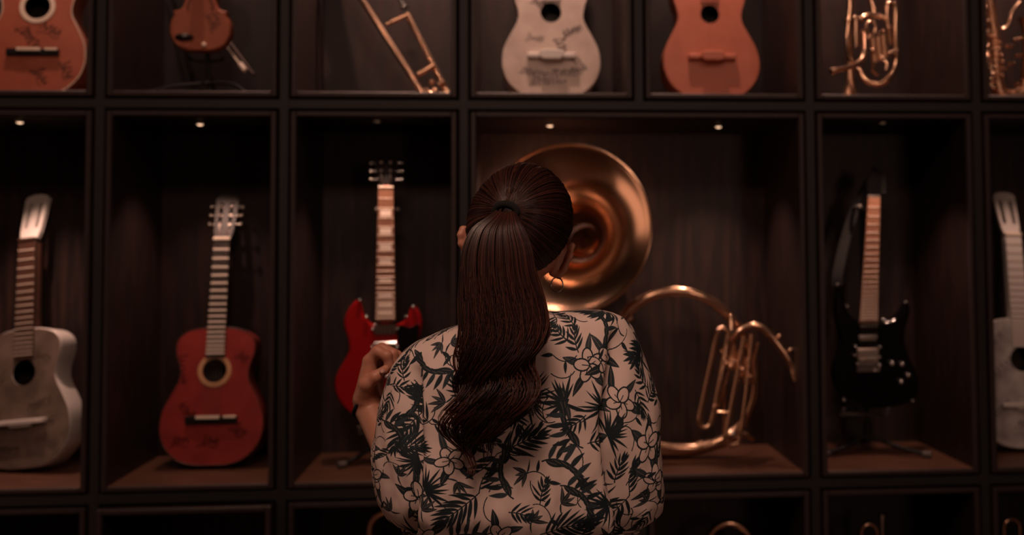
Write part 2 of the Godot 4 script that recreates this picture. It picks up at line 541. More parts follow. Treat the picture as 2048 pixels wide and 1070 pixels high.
func acoustic(called: String, label: String, at: Vector3, lean: float, yaw: float, roll: float, d: Dictionary) -> Node3D:
	var t := thing(called, label, "guitar", at)
	t.basis = Basis(Vector3.RIGHT, deg_to_rad(-lean)) * Basis(Vector3.UP, deg_to_rad(yaw)) * Basis(Vector3.BACK, deg_to_rad(roll))
	t.position.y += 0.0075                            # its lower back edge rests on the panel
	O = Vector3.ZERO
	var L := 0.50
	var W := 0.187
	var D := 0.095
	var F := D / 2
	var right := []
	for q in [[0, 0], [0.33, 0.004], [0.63, 0.04], [0.87, 0.125], [0.98, 0.22], [1, 0.30], [0.955, 0.40], [0.82, 0.51], [0.70, 0.595], [0.665, 0.655], [0.685, 0.72], [0.745, 0.79], [0.77, 0.85], [0.735, 0.915], [0.60, 0.965], [0.38, 0.993], [0.15, 1.0], [0, 1.0]]:
		right.append(Vector2(q[0] * W, q[1] * L))
	var poly := outline(right)
	var hole := Vector3(0, 0.34, d.get("hole", 0.043))
	var b := MB.new()
	b.prism(poly, -F, F - 0.0035, 0.004, Transform3D(), hole)
	part("body", b, d.body, t)
	b = MB.new()
	var shade_lining := PackedVector2Array()
	for q in poly:
		shade_lining.append(Vector2(q.x * 0.96, 0.25 + (q.y - 0.25) * 0.97))
	b.prism(shade_lining, -F + 0.006, F - 0.006, 0.0, Transform3D(), hole)  # added dark shell; its colour gives the shade inside the sound hole
	part("interior", b, M.dark_wood, t)
	b = MB.new()
	var inner := PackedVector2Array()
	for q in poly:
		inner.append(Vector2(q.x * 0.985, 0.25 + (q.y - 0.25) * 0.988))
	b.face(inner, F, 1.0, Transform3D(), hole, Vector2(-W, 0), Vector2(2 * W, L))
	var k := inner.size()
	var s0 := b.v.size()
	for e in 2:                                       # the edge of the plate, outside and round the hole
		for q in inner:
			var dd := (q - Vector2(0, 0.25)).normalized()
			b.vert(Vector3(q.x, q.y, F - 0.0036 * e), Vector3(dd.x, dd.y, 0))
	for j in k:
		b.quad(s0 + j, s0 + (j + 1) % k, s0 + k + (j + 1) % k, s0 + k + j)
	part("soundboard", b, d.top, t)
	if d.has("binding"):
		b = MB.new()
		var ring := []
		for q in inner:
			ring.append(Vector3(q.x * 1.004, 0.25 + (q.y - 0.25) * 1.004, F - 0.001))
		b.tube(ring, 0.0022, 6, false, true)
		part("binding", b, d.binding, t)
	if d.has("rosette"):
		b = MB.new()
		var ri := []
		for r in [[hole.z + 0.001, 0.0005], [hole.z + 0.002, 0.002], [hole.z + 0.017, 0.002], [hole.z + 0.018, 0.0005]]:
			ri.append(Vector2(r[0], r[1]))
		b.lathe(ri, 40, Transform3D(Basis(Vector3.RIGHT, PI / 2), Vector3(0, 0.34, F)))
		part("rosette", b, d.rosette, t)
	# bridge
	var by := 0.163
	b = MB.new()
	if d.bridge_style == "tie":
		b.box(Vector3(0, by, F + 0.006), Vector3(0.185, 0.026, 0.012), 0.002)
		var br := part("bridge", b, d.bridge, t)
		b = MB.new(); b.box(Vector3(-0.012, by + 0.009, F + 0.0135), Vector3(0.085, 0.012, 0.006), 0.001); part("saddle", b, M.ivory, br)
		b = MB.new(); b.box(Vector3(0.066, by + 0.010, F + 0.0125), Vector3(0.045, 0.009, 0.004), 0.001); part("tie_block", b, M.ivory, br)
	elif d.bridge_style == "bar":
		b.box(Vector3(0, by, F + 0.013), Vector3(0.20, 0.017, 0.026), 0.003)
		b.box(Vector3(0, by - 0.012, F + 0.009), Vector3(0.085, 0.012, 0.018), 0.003)
		part("bridge", b, d.bridge, t)
	else:
		for s in [-1.0, 1.0]:
			b.box(Vector3(0.067 * s, by, F + 0.011), Vector3(0.05, 0.022, 0.022), 0.005)
		b.prism(PackedVector2Array([Vector2(-0.044, by - 0.012), Vector2(-0.028, by - 0.019), Vector2(0.028, by - 0.019), Vector2(0.044, by - 0.012), Vector2(0.044, by + 0.012), Vector2(0.028, by + 0.018), Vector2(-0.028, by + 0.018), Vector2(-0.044, by + 0.012)]), F, F + 0.036, 0.003)
		part("bridge", b, d.bridge, t)
	# neck, fingerboard, frets, nut
	var nut := 0.83
	var nw: float = d.get("nut_half", 0.030)
	var bw := nw + 0.0045
	b = MB.new()
	b.tube([Vector3(0, 0.46, F - nw), Vector3(0, 0.52, F - nw + 0.001), Vector3(0, 0.84, F - nw + 0.003)], [nw, nw - 0.001, nw - 0.003], 14)
	part("neck", b, d.neck, t)
	b = MB.new()
	b.prism(PackedVector2Array([Vector2(-bw, 0.388), Vector2(bw, 0.388), Vector2(nw, nut), Vector2(-nw, nut)]), F, F + 0.007, 0.001)
	var fb := part("fingerboard", b, d.board, t)
	for q in range(1, 19):
		var y := nut - 0.66 * (1.0 - pow(2.0, -q / 12.0))
		var hw := lerpf(nw, bw, (nut - y) / (nut - 0.388)) - 0.001
		b = MB.new()
		var fw: float = d.get("fret", 0.0018)
		b.box(Vector3(0, y, F + 0.0078), Vector3(hw * 2, fw * 2, 0.0022), 0.0008)
		part("fret", b, d.get("fret_mat", M.nickel), fb)
	b = MB.new(); b.box(Vector3(0, nut + 0.004, F + 0.006), Vector3(nw * 2 + 0.002, 0.011, 0.012), 0.0015); part("nut", b, d.get("nut", M.ivory), t)
	# slotted headstock, bent back
	var hx := Transform3D(Basis(Vector3.RIGHT, deg_to_rad(-14)) * Basis.from_scale(Vector3(nw / 0.026, 1.06, 1)), Vector3(0, nut + 0.008, F - 0.012))
	var head := CSGPolygon3D.new()
	head.name = "headstock"
	head.polygon = PackedVector2Array([Vector2(-0.026, 0), Vector2(0.026, 0), Vector2(0.031, 0.025), Vector2(0.037, 0.155), Vector2(0.030, 0.166), Vector2(0.012, 0.172), Vector2(-0.012, 0.172), Vector2(-0.030, 0.166), Vector2(-0.037, 0.155), Vector2(-0.031, 0.025)])
	head.depth = 0.018
	head.material = d.head
	for s in [-1.0, 1.0]:
		var cut := CSGBox3D.new()
		cut.name = "slot"
		cut.operation = CSGShape3D.OPERATION_SUBTRACTION
		cut.size = Vector3(0.0115, 0.098, 0.06)
		cut.position = Vector3(0.0165 * s, 0.088, 0)
		cut.material = d.head
		head.add_child(cut, true)
	head.transform = hx * Transform3D(Basis(), Vector3(0, 0, 0.008))
	t.add_child(head)
	if d.get("tuners", false):
		for s in [-1.0, 1.0]:
			for q in 3:
				b = MB.new()
				var y := 0.055 + 0.035 * q
				b.rod(hx * Vector3(0.010 * s, y, -0.001), hx * Vector3(0.024 * s, y, -0.001), 0.0052)
				b.rod(hx * Vector3(0.024 * s, y, -0.001), hx * Vector3(0.047 * s, y, -0.001), 0.0022)
				b.ball(hx * Vector3(0.051 * s, y, -0.001), 0.008, 8, Vector3(0.75, 1, 0.7))
				part("tuner", b, M.steel, t)
	if d.get("strings", false):
		for q in 6:
			b = MB.new()
			var f := (q - 2.5) / 2.5
			b.tube([Vector3(f * 0.028, by + 0.008, F + 0.0165), Vector3(f * 0.021, nut + 0.004, F + 0.0125), hx * Vector3(signf(f) * 0.0165, 0.06, 0.004)], 0.0006, 5)
			part("string", b, M.steel, t)
	return t

func stand(called: String, label: String, foot: Vector3, post_top: Vector3, cradle: Vector3, legs: Array, yoke := true) -> Node3D:
	# a folding guitar stand: feet on the shelf, a post, arms under the body and a fork at the neck
	var t := thing(called, label, "guitar stand", foot)
	var hub := foot + Vector3(0, 0.07, 0)
	for l in legs:
		var b := MB.new()
		b.tube(curve([hub, foot + (l as Vector3) * 0.55 + Vector3(0, 0.03, 0), foot + l + Vector3(0, 0.012, 0)], 4), 0.0085, 10)
		var lg := part("leg", b, M.black_plastic, t)
		b = MB.new()
		var dir := (l as Vector3).normalized()
		b.tube([foot + l + Vector3(0, 0.0135, 0) - dir * 0.018, foot + l + Vector3(0, 0.0135, 0) + dir * 0.012], 0.0125, 12)
		part("rubber_foot", b, M.rubber, lg)
	var b := MB.new()
	b.tube([hub - Vector3(0, 0.03, 0), hub + Vector3(0, 0.05, 0), Vector3(post_top.x, hub.y + 0.2, post_top.z), post_top], 0.009, 12)
	part("post", b, M.black_plastic, t)
	b = MB.new(); b.tube([hub - Vector3(0, 0.02, 0), hub + Vector3(0, 0.05, 0)], 0.016, 14); part("hub", b, M.black_plastic, t)
	for s in [-1.0, 1.0]:
		b = MB.new()
		b.tube(curve([Vector3(hub.x, cradle.y - 0.01, hub.z), cradle + Vector3(0.07 * s, -0.012, 0), cradle + Vector3(0.085 * s, -0.010, 0.05), cradle + Vector3(0.087 * s, 0.022, 0.065)], 5), 0.007, 10)
		part("arm", b, M.rubber, t)
	if yoke:
		for s in [-1.0, 1.0]:
			b = MB.new()
			b.tube(curve([post_top, post_top + Vector3(0.032 * s, 0.004, 0.008), post_top + Vector3(0.04 * s, 0.008, 0.06), post_top + Vector3(0.036 * s, 0.008, 0.078)], 4), 0.006, 10)
			b.ball(post_top + Vector3(0.036 * s, 0.008, 0.078), 0.0085)
			part("fork_arm", b, M.rubber, t)
	return t

func red_electric() -> void:
	var z := -0.25
	var t := thing("electric_guitar", "glossy red double-horned electric guitar with black pickguard", "guitar", Vector3(-0.461, 0.869, -0.25))
	var half := [Vector2(-0.461, 0.876), Vector2(-0.525, 0.885), Vector2(-0.589, 0.919), Vector2(-0.631, 0.971), Vector2(-0.644, 1.024), Vector2(-0.63, 1.071), Vector2(-0.603, 1.117), Vector2(-0.592, 1.15), Vector2(-0.598, 1.194), Vector2(-0.611, 1.238), Vector2(-0.603, 1.28), Vector2(-0.58, 1.317), Vector2(-0.553, 1.335), Vector2(-0.547, 1.307), Vector2(-0.538, 1.274), Vector2(-0.514, 1.246), Vector2(-0.481, 1.24),
		Vector2(-0.435, 1.24), Vector2(-0.402, 1.245), Vector2(-0.378, 1.269), Vector2(-0.369, 1.3), Vector2(-0.36, 1.311), Vector2(-0.338, 1.289), Vector2(-0.325, 1.253), Vector2(-0.328, 1.216), Vector2(-0.338, 1.18), Vector2(-0.337, 1.146), Vector2(-0.319, 1.113), Vector2(-0.289, 1.066), Vector2(-0.275, 1.018), Vector2(-0.288, 0.965), Vector2(-0.33, 0.914), Vector2(-0.396, 0.882)]
	var b := MB.new()
	b.prism(PackedVector2Array(curve(half, 4, true)), z - 0.018, z + 0.018, 0.007)
	part("body", b, M.red_lacquer, t)
	b = MB.new()
	b.prism(PackedVector2Array(curve([Vector2(-0.413, 1.234), Vector2(-0.369, 1.228), Vector2(-0.336, 1.24), Vector2(-0.339, 1.181), Vector2(-0.347, 1.136), Vector2(-0.383, 1.109), Vector2(-0.411, 1.146)], 4, true)), z + 0.0182, z + 0.021, 0.001)
	part("pickguard", b, M.black_gloss, t)
	var x := (Vector3(-0.457, 1.514, -0.23)).x
	var nut := (Vector3(-0.454, 1.744, -0.23)).y
	var low := (Vector3(-0.456, 1.254, -0.23)).y
	b = MB.new(); b.tube([Vector3(x - 0.002, low - 0.02, z + 0.001), Vector3(x, nut + 0.01, z + 0.007)], [0.026, 0.02], 12); part("neck", b, M.red_lacquer, t)
	b = MB.new(); b.prism(PackedVector2Array([Vector2(x - 0.037, low), Vector2(x + 0.037, low), Vector2(x + 0.0265, nut), Vector2(x - 0.0265, nut)]), z + 0.027, z + 0.035, 0.001)
	var fb := part("fingerboard", b, M.tan_board, t)
	for q in range(1, 23):
		var y := nut - 0.70 * (1.0 - pow(2.0, -q / 12.0))
		if y < low + 0.004:
			break
		var hw := lerpf(0.0265, 0.037, (nut - y) / (nut - low)) - 0.001
		b = MB.new(); b.box(Vector3(x, y, z + 0.0355), Vector3(hw * 2, 0.003, 0.0022), 0.0007); part("fret", b, M.nickel, fb)
		if q in [3, 5, 7, 9, 12, 15, 17, 19]:
			var y2 := nut - 0.70 * (1.0 - pow(2.0, -(q - 1) / 12.0))
			b = MB.new(); b.box(Vector3(x, (y + y2) / 2, z + 0.0352), Vector3(hw * 1.4, (y2 - y) * 0.62, 0.001), 0.0003); part("inlay", b, M.pearl, fb)
	b = MB.new(); b.box(Vector3(x, nut + 0.003, z + 0.033), Vector3(0.054, 0.006, 0.012), 0.001); part("nut", b, M.ivory, t)
	b = MB.new()
	b.prism(PackedVector2Array([Vector2(x - 0.024, nut), Vector2(x + 0.024, nut), Vector2(x + 0.030, nut + 0.02), Vector2(x + 0.040, nut + 0.10), Vector2(x + 0.022, nut + 0.108), Vector2(x, nut + 0.10), Vector2(x - 0.022, nut + 0.108), Vector2(x - 0.040, nut + 0.10), Vector2(x - 0.030, nut + 0.02)]), z + 0.008, z + 0.022, 0.002)
	part("headstock", b, M.black_gloss, t)
	b = MB.new(); b.prism(PackedVector2Array([Vector2(x - 0.012, nut + 0.012), Vector2(x + 0.012, nut + 0.012), Vector2(x + 0.007, nut + 0.045), Vector2(x - 0.007, nut + 0.045)]), z + 0.022, z + 0.024, 0.0005); part("truss_cover", b, M.black_plastic, t)
	for s in [-1.0, 1.0]:
		for q in 3:
			b = MB.new()
			var y := nut + 0.032 + 0.031 * q
			b.rod(Vector3(x + 0.017 * s, y, z + 0.02), Vector3(x + 0.017 * s, y, z + 0.037), 0.005)
			b.rod(Vector3(x + 0.025 * s, y, z + 0.012), Vector3(x + 0.052 * s, y, z + 0.012), 0.003)
			b.ball(Vector3(x + 0.058 * s, y, z + 0.014), 0.009, 8, Vector3(0.8, 1, 0.6))
			part("tuner", b, M.chrome, t)
	for y in [(Vector3(-0.46, 1.223, -0.23)).y, (Vector3(-0.46, 1.157, -0.23)).y]:
		b = MB.new(); b.box(Vector3(x - 0.002, y, z + 0.021), Vector3(0.084, 0.040, 0.012), 0.004)
		var pk := part("pickup", b, M.chrome, t)
		for s in [-1.0, 1.0]:
			b = MB.new(); b.ball(Vector3(x - 0.002 + 0.046 * s, y, z + 0.024), 0.006); part("screw", b, M.chrome, pk)
	b = MB.new(); b.box(Vector3(x - 0.004, (Vector3(-0.46, 1.095, -0.23)).y, z + 0.025), Vector3(0.085, 0.014, 0.012), 0.003); part("bridge", b, M.chrome, t)
	b = MB.new(); b.rod(Vector3(x - 0.05, (Vector3(-0.459, 1.051, -0.23)).y, z + 0.025), Vector3(x + 0.042, (Vector3(-0.459, 1.051, -0.23)).y, z + 0.025), 0.008); part("tailpiece", b, M.chrome, t)
	for p in [Vector3(-0.551, 1.331, -0.225), Vector3(-0.527, 1.268, -0.225), Vector3(-0.383, 1.267, -0.225), Vector3(-0.357, 1.305, -0.225)]:
		b = MB.new(); b.ball(p, 0.0085, 10, Vector3(1, 1, 0.6)); part("strap_button", b, M.chrome, t)
	for p in [Vector3(-0.335, 1.063, -0.225), Vector3(-0.317, 1.013, -0.225), Vector3(-0.377, 1.018, -0.225), Vector3(-0.359, 0.968, -0.225)]:
		b = MB.new(); b.lathe([Vector2(0.012, -0.012), Vector2(0.0115, 0.006), Vector2(0.009, 0.009), Vector2(0.0005, 0.009)], 16, Transform3D(Basis(Vector3.RIGHT, PI / 2), p)); part("knob", b, M.black_plastic, t)
	for q in 6:
		var f := (q - 2.5) / 2.5
		b = MB.new(); b.tube([Vector3(x - 0.004 + f * 0.027, (Vector3(-0.459, 1.051, -0.23)).y, z + 0.034), Vector3(x + f * 0.02, nut + 0.003, z + 0.0395), Vector3(x + signf(f) * 0.017, nut + 0.05, z + 0.034)], 0.0005, 5); part("string", b, M.steel, t)
	stand("guitar_stand", "black folding stand under the red electric guitar", Vector3(-0.50, 0.722, -0.30), Vector3(x, (Vector3(-0.466, 1.657, -0.3)).y, -0.33), Vector3(-0.465, (Vector3(-0.461, 0.847, -0.25)).y, -0.30), [Vector3(-0.115, 0, 0.09), Vector3(0.10, 0, 0.08), Vector3(0.0, 0, -0.15)])

func black_electric() -> void:
	var z := -0.25
	var t := thing("electric_guitar", "glossy black electric guitar with pointed horns and chrome hardware", "guitar", Vector3(1.371, 0.903, -0.25))
	var b := MB.new()
	b.prism(PackedVector2Array(curve([Vector2(1.371, 0.901), Vector2(1.293, 0.921), Vector2(1.249, 0.956), Vector2(1.225, 1.009), Vector2(1.226, 1.062), Vector2(1.246, 1.113), Vector2(1.258, 1.151), Vector2(1.246, 1.208), Vector2(1.233, 1.275), Vector2(1.238, 1.342), Vector2(1.253, 1.374), Vector2(1.262, 1.342), Vector2(1.276, 1.29), Vector2(1.303, 1.252), Vector2(1.334, 1.227),
		Vector2(1.411, 1.222), Vector2(1.432, 1.233), Vector2(1.468, 1.246), Vector2(1.496, 1.277), Vector2(1.519, 1.307), Vector2(1.53, 1.269), Vector2(1.511, 1.206), Vector2(1.506, 1.148), Vector2(1.522, 1.096), Vector2(1.55, 1.033), Vector2(1.557, 0.976), Vector2(1.533, 0.929), Vector2(1.469, 0.907)], 4, true)), z - 0.02, z + 0.02, 0.008)
	part("body", b, M.black_gloss, t)
	var lo := Vector3(1.36, 1.227, -0.22)
	var hi := Vector3(1.391, 1.703, -0.22)
	var d := hi - lo
	b = MB.new(); b.tube([lo - d * 0.04 + Vector3(0, 0, -0.031), hi + Vector3(0, 0, -0.026)], [0.026, 0.02], 12); part("neck", b, M.black_gloss, t)
	b = MB.new(); b.prism(PackedVector2Array([Vector2(lo.x - 0.036, lo.y), Vector2(lo.x + 0.036, lo.y), Vector2(hi.x + 0.023, hi.y), Vector2(hi.x - 0.023, hi.y)]), z + 0.024, z + 0.033, 0.001)
	var fb := part("fingerboard", b, M.tan_board, t)
	for q in range(1, 25):
		var f := (1.0 - pow(2.0, -q / 12.0)) * 1.35
		if f > 0.99:
			break
		var p := hi.lerp(lo, f)
		b = MB.new(); b.box(Vector3(p.x, p.y, z + 0.0338), Vector3(lerpf(0.046, 0.072, f) - 0.002, 0.0028, 0.0022), 0.0007); part("fret", b, M.nickel, fb)
	b = MB.new(); b.prism(PackedVector2Array([Vector2(hi.x - 0.022, hi.y), Vector2(hi.x + 0.022, hi.y), Vector2(hi.x + 0.032, hi.y + 0.03), Vector2(hi.x + 0.036, hi.y + 0.095), Vector2(hi.x + 0.010, hi.y + 0.125), Vector2(hi.x - 0.022, hi.y + 0.06)]), z, z + 0.016, 0.002); part("headstock", b, M.black_gloss, t)
	b = MB.new(); b.box(Vector3(hi.x, hi.y + 0.004, z + 0.026), Vector3(0.048, 0.012, 0.012), 0.001); part("nut_clamp", b, M.steel, t)
	for q in 6:
		b = MB.new()
		var p := Vector3(hi.x + 0.038, hi.y + 0.022 + q * 0.016, z + 0.008)
		b.rod(p - Vector3(0.012, 0, 0), p + Vector3(0.01, 0, 0), 0.0025)
		b.ball(p + Vector3(0.013, 0, 0), 0.006, 8, Vector3(0.9, 1, 0.6))
		part("tuner", b, M.black_plastic, t)
	for s in [[Vector3(1.36, 1.214, -0.23), 0.078, 0.022, "black_plastic"], [Vector3(1.359, 1.171, -0.23), 0.076, 0.018, "chrome"], [Vector3(1.358, 1.11, -0.23), 0.082, 0.040, "steel"]]:
		b = MB.new(); b.box(s[0] + Vector3(0, 0, 0.004), Vector3(s[1], s[2], 0.010), 0.003); var pk := part("pickup", b, M[s[3]], t)
		for q in 6:
			b = MB.new(); b.ball((s[0] as Vector3) + Vector3((q - 2.5) * 0.0115, 0.004, 0.0095), 0.0035, 6); part("pole_piece", b, M.chrome, pk)
	b = MB.new(); b.box(Vector3(1.356, 1.06, -0.222), Vector3(0.094, 0.036, 0.016), 0.004); var br := part("bridge", b, M.chrome, t)
	for q in 6:
		b = MB.new(); b.box((Vector3(1.353, 1.084, -0.212)) + Vector3((q - 2.5) * 0.0125, 0, 0), Vector3(0.009, 0.022, 0.008), 0.002); part("saddle", b, M.steel, br)
	for p in [Vector3(1.309, 1.14, -0.218), Vector3(1.305, 1.105, -0.218), Vector3(1.403, 1.135, -0.218), Vector3(1.402, 1.096, -0.218), Vector3(1.4, 1.068, -0.214), Vector3(1.382, 1.046, -0.21)]:
		b = MB.new(); b.ball(p, 0.006, 8, Vector3(1, 1, 0.7)); part("screw", b, M.chrome, t)
	for p in [Vector3(1.45, 1.073, -0.228), Vector3(1.489, 1.069, -0.228), Vector3(1.512, 1.027, -0.228), Vector3(1.484, 1.003, -0.228)]:
		b = MB.new(); b.lathe([Vector2(0.011, -0.004), Vector2(0.0105, 0.012), Vector2(0.0085, 0.015), Vector2(0.0005, 0.0155)], 16, Transform3D(Basis(Vector3.RIGHT, PI / 2), p)); part("knob", b, M.chrome, t)
	for p in [Vector3(1.245, 1.371, -0.228), Vector3(1.281, 1.291, -0.228), Vector3(1.42, 1.237, -0.228), Vector3(1.51, 1.304, -0.228), Vector3(1.263, 0.936, -0.23), Vector3(1.53, 0.928, -0.23)]:
		b = MB.new(); b.ball(p, 0.0075, 8, Vector3(1, 1, 0.7)); part("strap_button", b, M.chrome, t)
	for q in 6:
		var f := (q - 2.5) / 2.5
		b = MB.new(); b.tube([(Vector3(1.351, 1.073, -0.208)) + Vector3(f * 0.03, 0, 0), hi + Vector3(f * 0.018, 0, 0.006)], 0.0005, 5); part("string", b, M.steel, t)
	b = MB.new()
	b.strip(curve([Vector3(1.249, 1.369, -0.24), Vector3(1.255, 1.418, -0.25), Vector3(1.302, 1.543, -0.3), Vector3(1.361, 1.69, -0.32), Vector3(1.406, 1.774, -0.31), Vector3(1.419, 1.795, -0.27)], 6), Vector3(1, 0.25, 0.3).normalized(), 0.042, 0.003)
	part("strap", b, M.felt, t, "black strap from horn to headstock")
	stand("guitar_stand", "black folding stand under the black electric guitar", Vector3(1.375, 0.722, -0.29), Vector3(hi.x - 0.01, hi.y - 0.04, -0.33), Vector3(1.35, (Vector3(1.371, 0.882, -0.25)).y, -0.30), [Vector3(-0.19, 0, 0.06), Vector3(0.19, 0, 0.11), Vector3(0.02, 0, -0.15)])

func sousaphone() -> void:
	var base := Vector3(0.50, 0.722, -0.22)
	var t := thing("sousaphone", "large brass sousaphone with wide flared bell in the double box", "sousaphone", base)
	var rim := Vector3(0.199, 1.588, -0.06)
	var ax := Vector3(0.27, -0.10, -1.0).normalized()
	var xf := Transform3D(Basis(Quaternion(Vector3.UP, ax)), rim)
	var b := MB.new()
	var prof := []
	for q in [[0.307, 0.0], [0.304, 0.006], [0.300, 0.012], [0.270, 0.026], [0.232, 0.048], [0.190, 0.080], [0.152, 0.120], [0.120, 0.165], [0.096, 0.215], [0.078, 0.265], [0.066, 0.31], [0.058, 0.345]]:
		prof.append(Vector2(q[0], q[1]))
	prof = curve(prof, 4)
	b.lathe(prof, 96, xf)
	var back := []
	for q in prof:
		back.append(Vector2(q.x + 0.0015, q.y + 0.0025))
	b.lathe(back, 96, xf)
	part("bell", b, M.brass, t)
	b = MB.new()
	var ring := []
	for s in 96:
		ring.append(xf * Vector3(cos(TAU * s / 96) * 0.308, 0.002, sin(TAU * s / 96) * 0.308))
	b.tube(ring, 0.0055, 10, false, true)
	part("bell_rim", b, M.brass, t)
	var th := xf * Vector3(0, 0.34, 0)
	# neck from the throat down into the coil
	b = MB.new()
	b.tube(curve([th - ax * 0.002, th + ax * 0.03 + Vector3(0.01, -0.03, 0), th + Vector3(0.02, -0.16, -0.04), Vector3(0.31, 1.003, -0.4), Vector3(0.345, 0.835, -0.36), Vector3(0.473, 0.768, -0.3), Vector3(0.66, 0.751, -0.275), Vector3(0.814, 0.778, -0.275)], 8), Vector2(0.0585, 0.020), 20, false)
	part("neck_branch", b, M.brass_dull, t)
	b = MB.new()
	var coil := [Vector3(0.404, 1.235, -0.2), Vector3(0.449, 1.292, -0.2), Vector3(0.527, 1.339, -0.2), Vector3(0.615, 1.355, -0.2), Vector3(0.713, 1.336, -0.2), Vector3(0.802, 1.278, -0.21), Vector3(0.878, 1.187, -0.22), Vector3(0.922, 1.063, -0.23), Vector3(0.917, 0.94, -0.24), Vector3(0.867, 0.842, -0.25), Vector3(0.77, 0.78, -0.25), Vector3(0.656, 0.763, -0.25), Vector3(0.522, 0.788, -0.24), Vector3(0.408, 0.857, -0.23), Vector3(0.343, 0.969, -0.23), Vector3(0.336, 1.079, -0.24), Vector3(0.38, 1.189, -0.26), Vector3(0.459, 1.254, -0.28)]
	var path := curve(coil, 6)
	var rad := []
	for q in path.size():
		rad.append(lerpf(0.019, 0.0165, float(q) / path.size()))
	b.tube(path, rad, 16)
	part("main_coil", b, M.brass, t)
	for p in [[Vector3(0.615, 1.355, -0.2), 0.021, Vector3(0.627, 1.355, -0.2)], [Vector3(0.449, 1.292, -0.2), 0.022, Vector3(0.464, 1.303, -0.2)], [Vector3(0.713, 0.77, -0.25), 0.021, Vector3(0.698, 0.766, -0.25)]]:
		b = MB.new(); var dd: Vector3 = (p[2] - p[0]).normalized(); b.tube([p[0] - dd * 0.012, p[0] + dd * 0.012], p[1], 16); part("ferrule", b, M.brass, t)
	# valve slides: long narrow loops
	for s in [
			[[Vector3(0.795, 1.157, -0.15), Vector3(0.803, 1.197, -0.15), Vector3(0.785, 1.22, -0.15), Vector3(0.762, 1.198, -0.15), Vector3(0.738, 1.094, -0.15), Vector3(0.711, 0.975, -0.15), Vector3(0.693, 0.892, -0.15), Vector3(0.7, 0.864, -0.15), Vector3(0.721, 0.86, -0.15), Vector3(0.74, 0.887, -0.15), Vector3(0.767, 1.007, -0.15), Vector3(0.797, 1.156, -0.16)], 0.0092],
			[[Vector3(0.861, 1.19, -0.14), Vector3(0.836, 1.057, -0.14), Vector3(0.811, 0.939, -0.14), Vector3(0.791, 0.833, -0.14), Vector3(0.798, 0.8, -0.14), Vector3(0.818, 0.793, -0.14), Vector3(0.841, 0.818, -0.14), Vector3(0.859, 0.929, -0.14), Vector3(0.876, 1.056, -0.14), Vector3(0.891, 1.197, -0.14)], 0.0092],
			[[Vector3(0.826, 1.181, -0.17), Vector3(0.806, 1.063, -0.17), Vector3(0.778, 0.962, -0.17), Vector3(0.767, 0.925, -0.17)], 0.0066],
			[[Vector3(0.918, 1.166, -0.16), Vector3(0.901, 1.081, -0.16), Vector3(0.909, 0.98, -0.16), Vector3(0.89, 0.918, -0.17), Vector3(0.87, 0.876, -0.18)], 0.0066],
			[[Vector3(0.818, 1.224, -0.18), Vector3(0.82, 1.261, -0.18), Vector3(0.819, 1.211, -0.16)], 0.0075]]:
		b = MB.new(); b.tube(curve(s[0], 6), s[1], 12); part("valve_slide", b, M.brass, t)
	for q in 3:
		var p := (Vector3(0.819, 1.099, -0.145)).lerp(Vector3(0.879, 1.043, -0.145), q / 2.0)
		b = MB.new()
		b.rod(p + Vector3(0.012, 0.055, -0.06), p + Vector3(-0.004, -0.03, -0.02), 0.017, 16)
		var vc := part("valve", b, M.brass_dull, t)
		b = MB.new(); b.rod(p + Vector3(-0.002, 0.0, 0.01), p + Vector3(-0.002, 0.0, 0.028), 0.004, 10); b.ball(p + Vector3(-0.002, 0.0, 0.03), 0.0095, 10, Vector3(1, 1, 0.6)); part("finger_button", b, M.brass, vc)
	b = MB.new(); b.ball(Vector3(0.794, 1.091, -0.13), 0.009); part("screw", b, M.brass, t)
	b = MB.new(); b.ball(Vector3(0.745, 0.936, -0.13), 0.009); part("screw", b, M.brass, t)
	b = MB.new(); b.ball(Vector3(0.812, 0.836, -0.125), 0.011, 10, Vector3(0.8, 1.2, 0.8)); part("water_key", b, M.chrome, t)
	b = MB.new(); b.ball(Vector3(0.816, 0.797, -0.13), 0.009); part("screw", b, M.brass, t)
	for s in [[Vector3(0.761, 0.911, -0.16), Vector3(0.805, 0.911, -0.15)], [Vector3(0.792, 1.018, -0.16), Vector3(0.794, 0.778, -0.22)], [Vector3(0.775, 1.138, -0.16), Vector3(0.83, 1.082, -0.16)]]:
		b = MB.new(); b.rod(s[0], s[1], 0.0045); part("brace", b, M.brass, t)
	b = MB.new()
	b.tube(curve([Vector3(0.822, 1.17, -0.17), Vector3(0.85, 1.205, -0.16), Vector3(0.89, 1.228, -0.15), Vector3(0.921, 1.223, -0.14), Vector3(0.961, 1.188, -0.13), Vector3(1.002, 1.132, -0.12), Vector3(1.029, 1.083, -0.11), Vector3(1.04, 1.042, -0.1)], 6), 0.0125, 14)
	part("mouthpipe", b, M.brass, t)
	b = MB.new(); b.tube([Vector3(1.036, 1.057, -0.103), Vector3(1.043, 1.028, -0.098)], 0.0145, 14); part("ferrule", b, M.brass, t)
	for s in [[Vector3(0.971, 1.175, -0.127), Vector3(0.988, 1.19, -0.12)], [Vector3(1.009, 1.123, -0.117), Vector3(1.026, 1.14, -0.11)]]:
		b = MB.new(); b.rod(s[0], s[1], 0.0045); b.ball(s[1], 0.0085); part("thumb_screw", b, M.brass, t)
	b = MB.new()
	b.tube([Vector3(0.765, 0.763, -0.27), Vector3(0.897, 0.802, -0.3), (Vector3(0.907, 0.794, -0.34)) + Vector3(0.03, -0.02, 0)], 0.009, 10)
	part("strut", b, M.brass_dull, t)

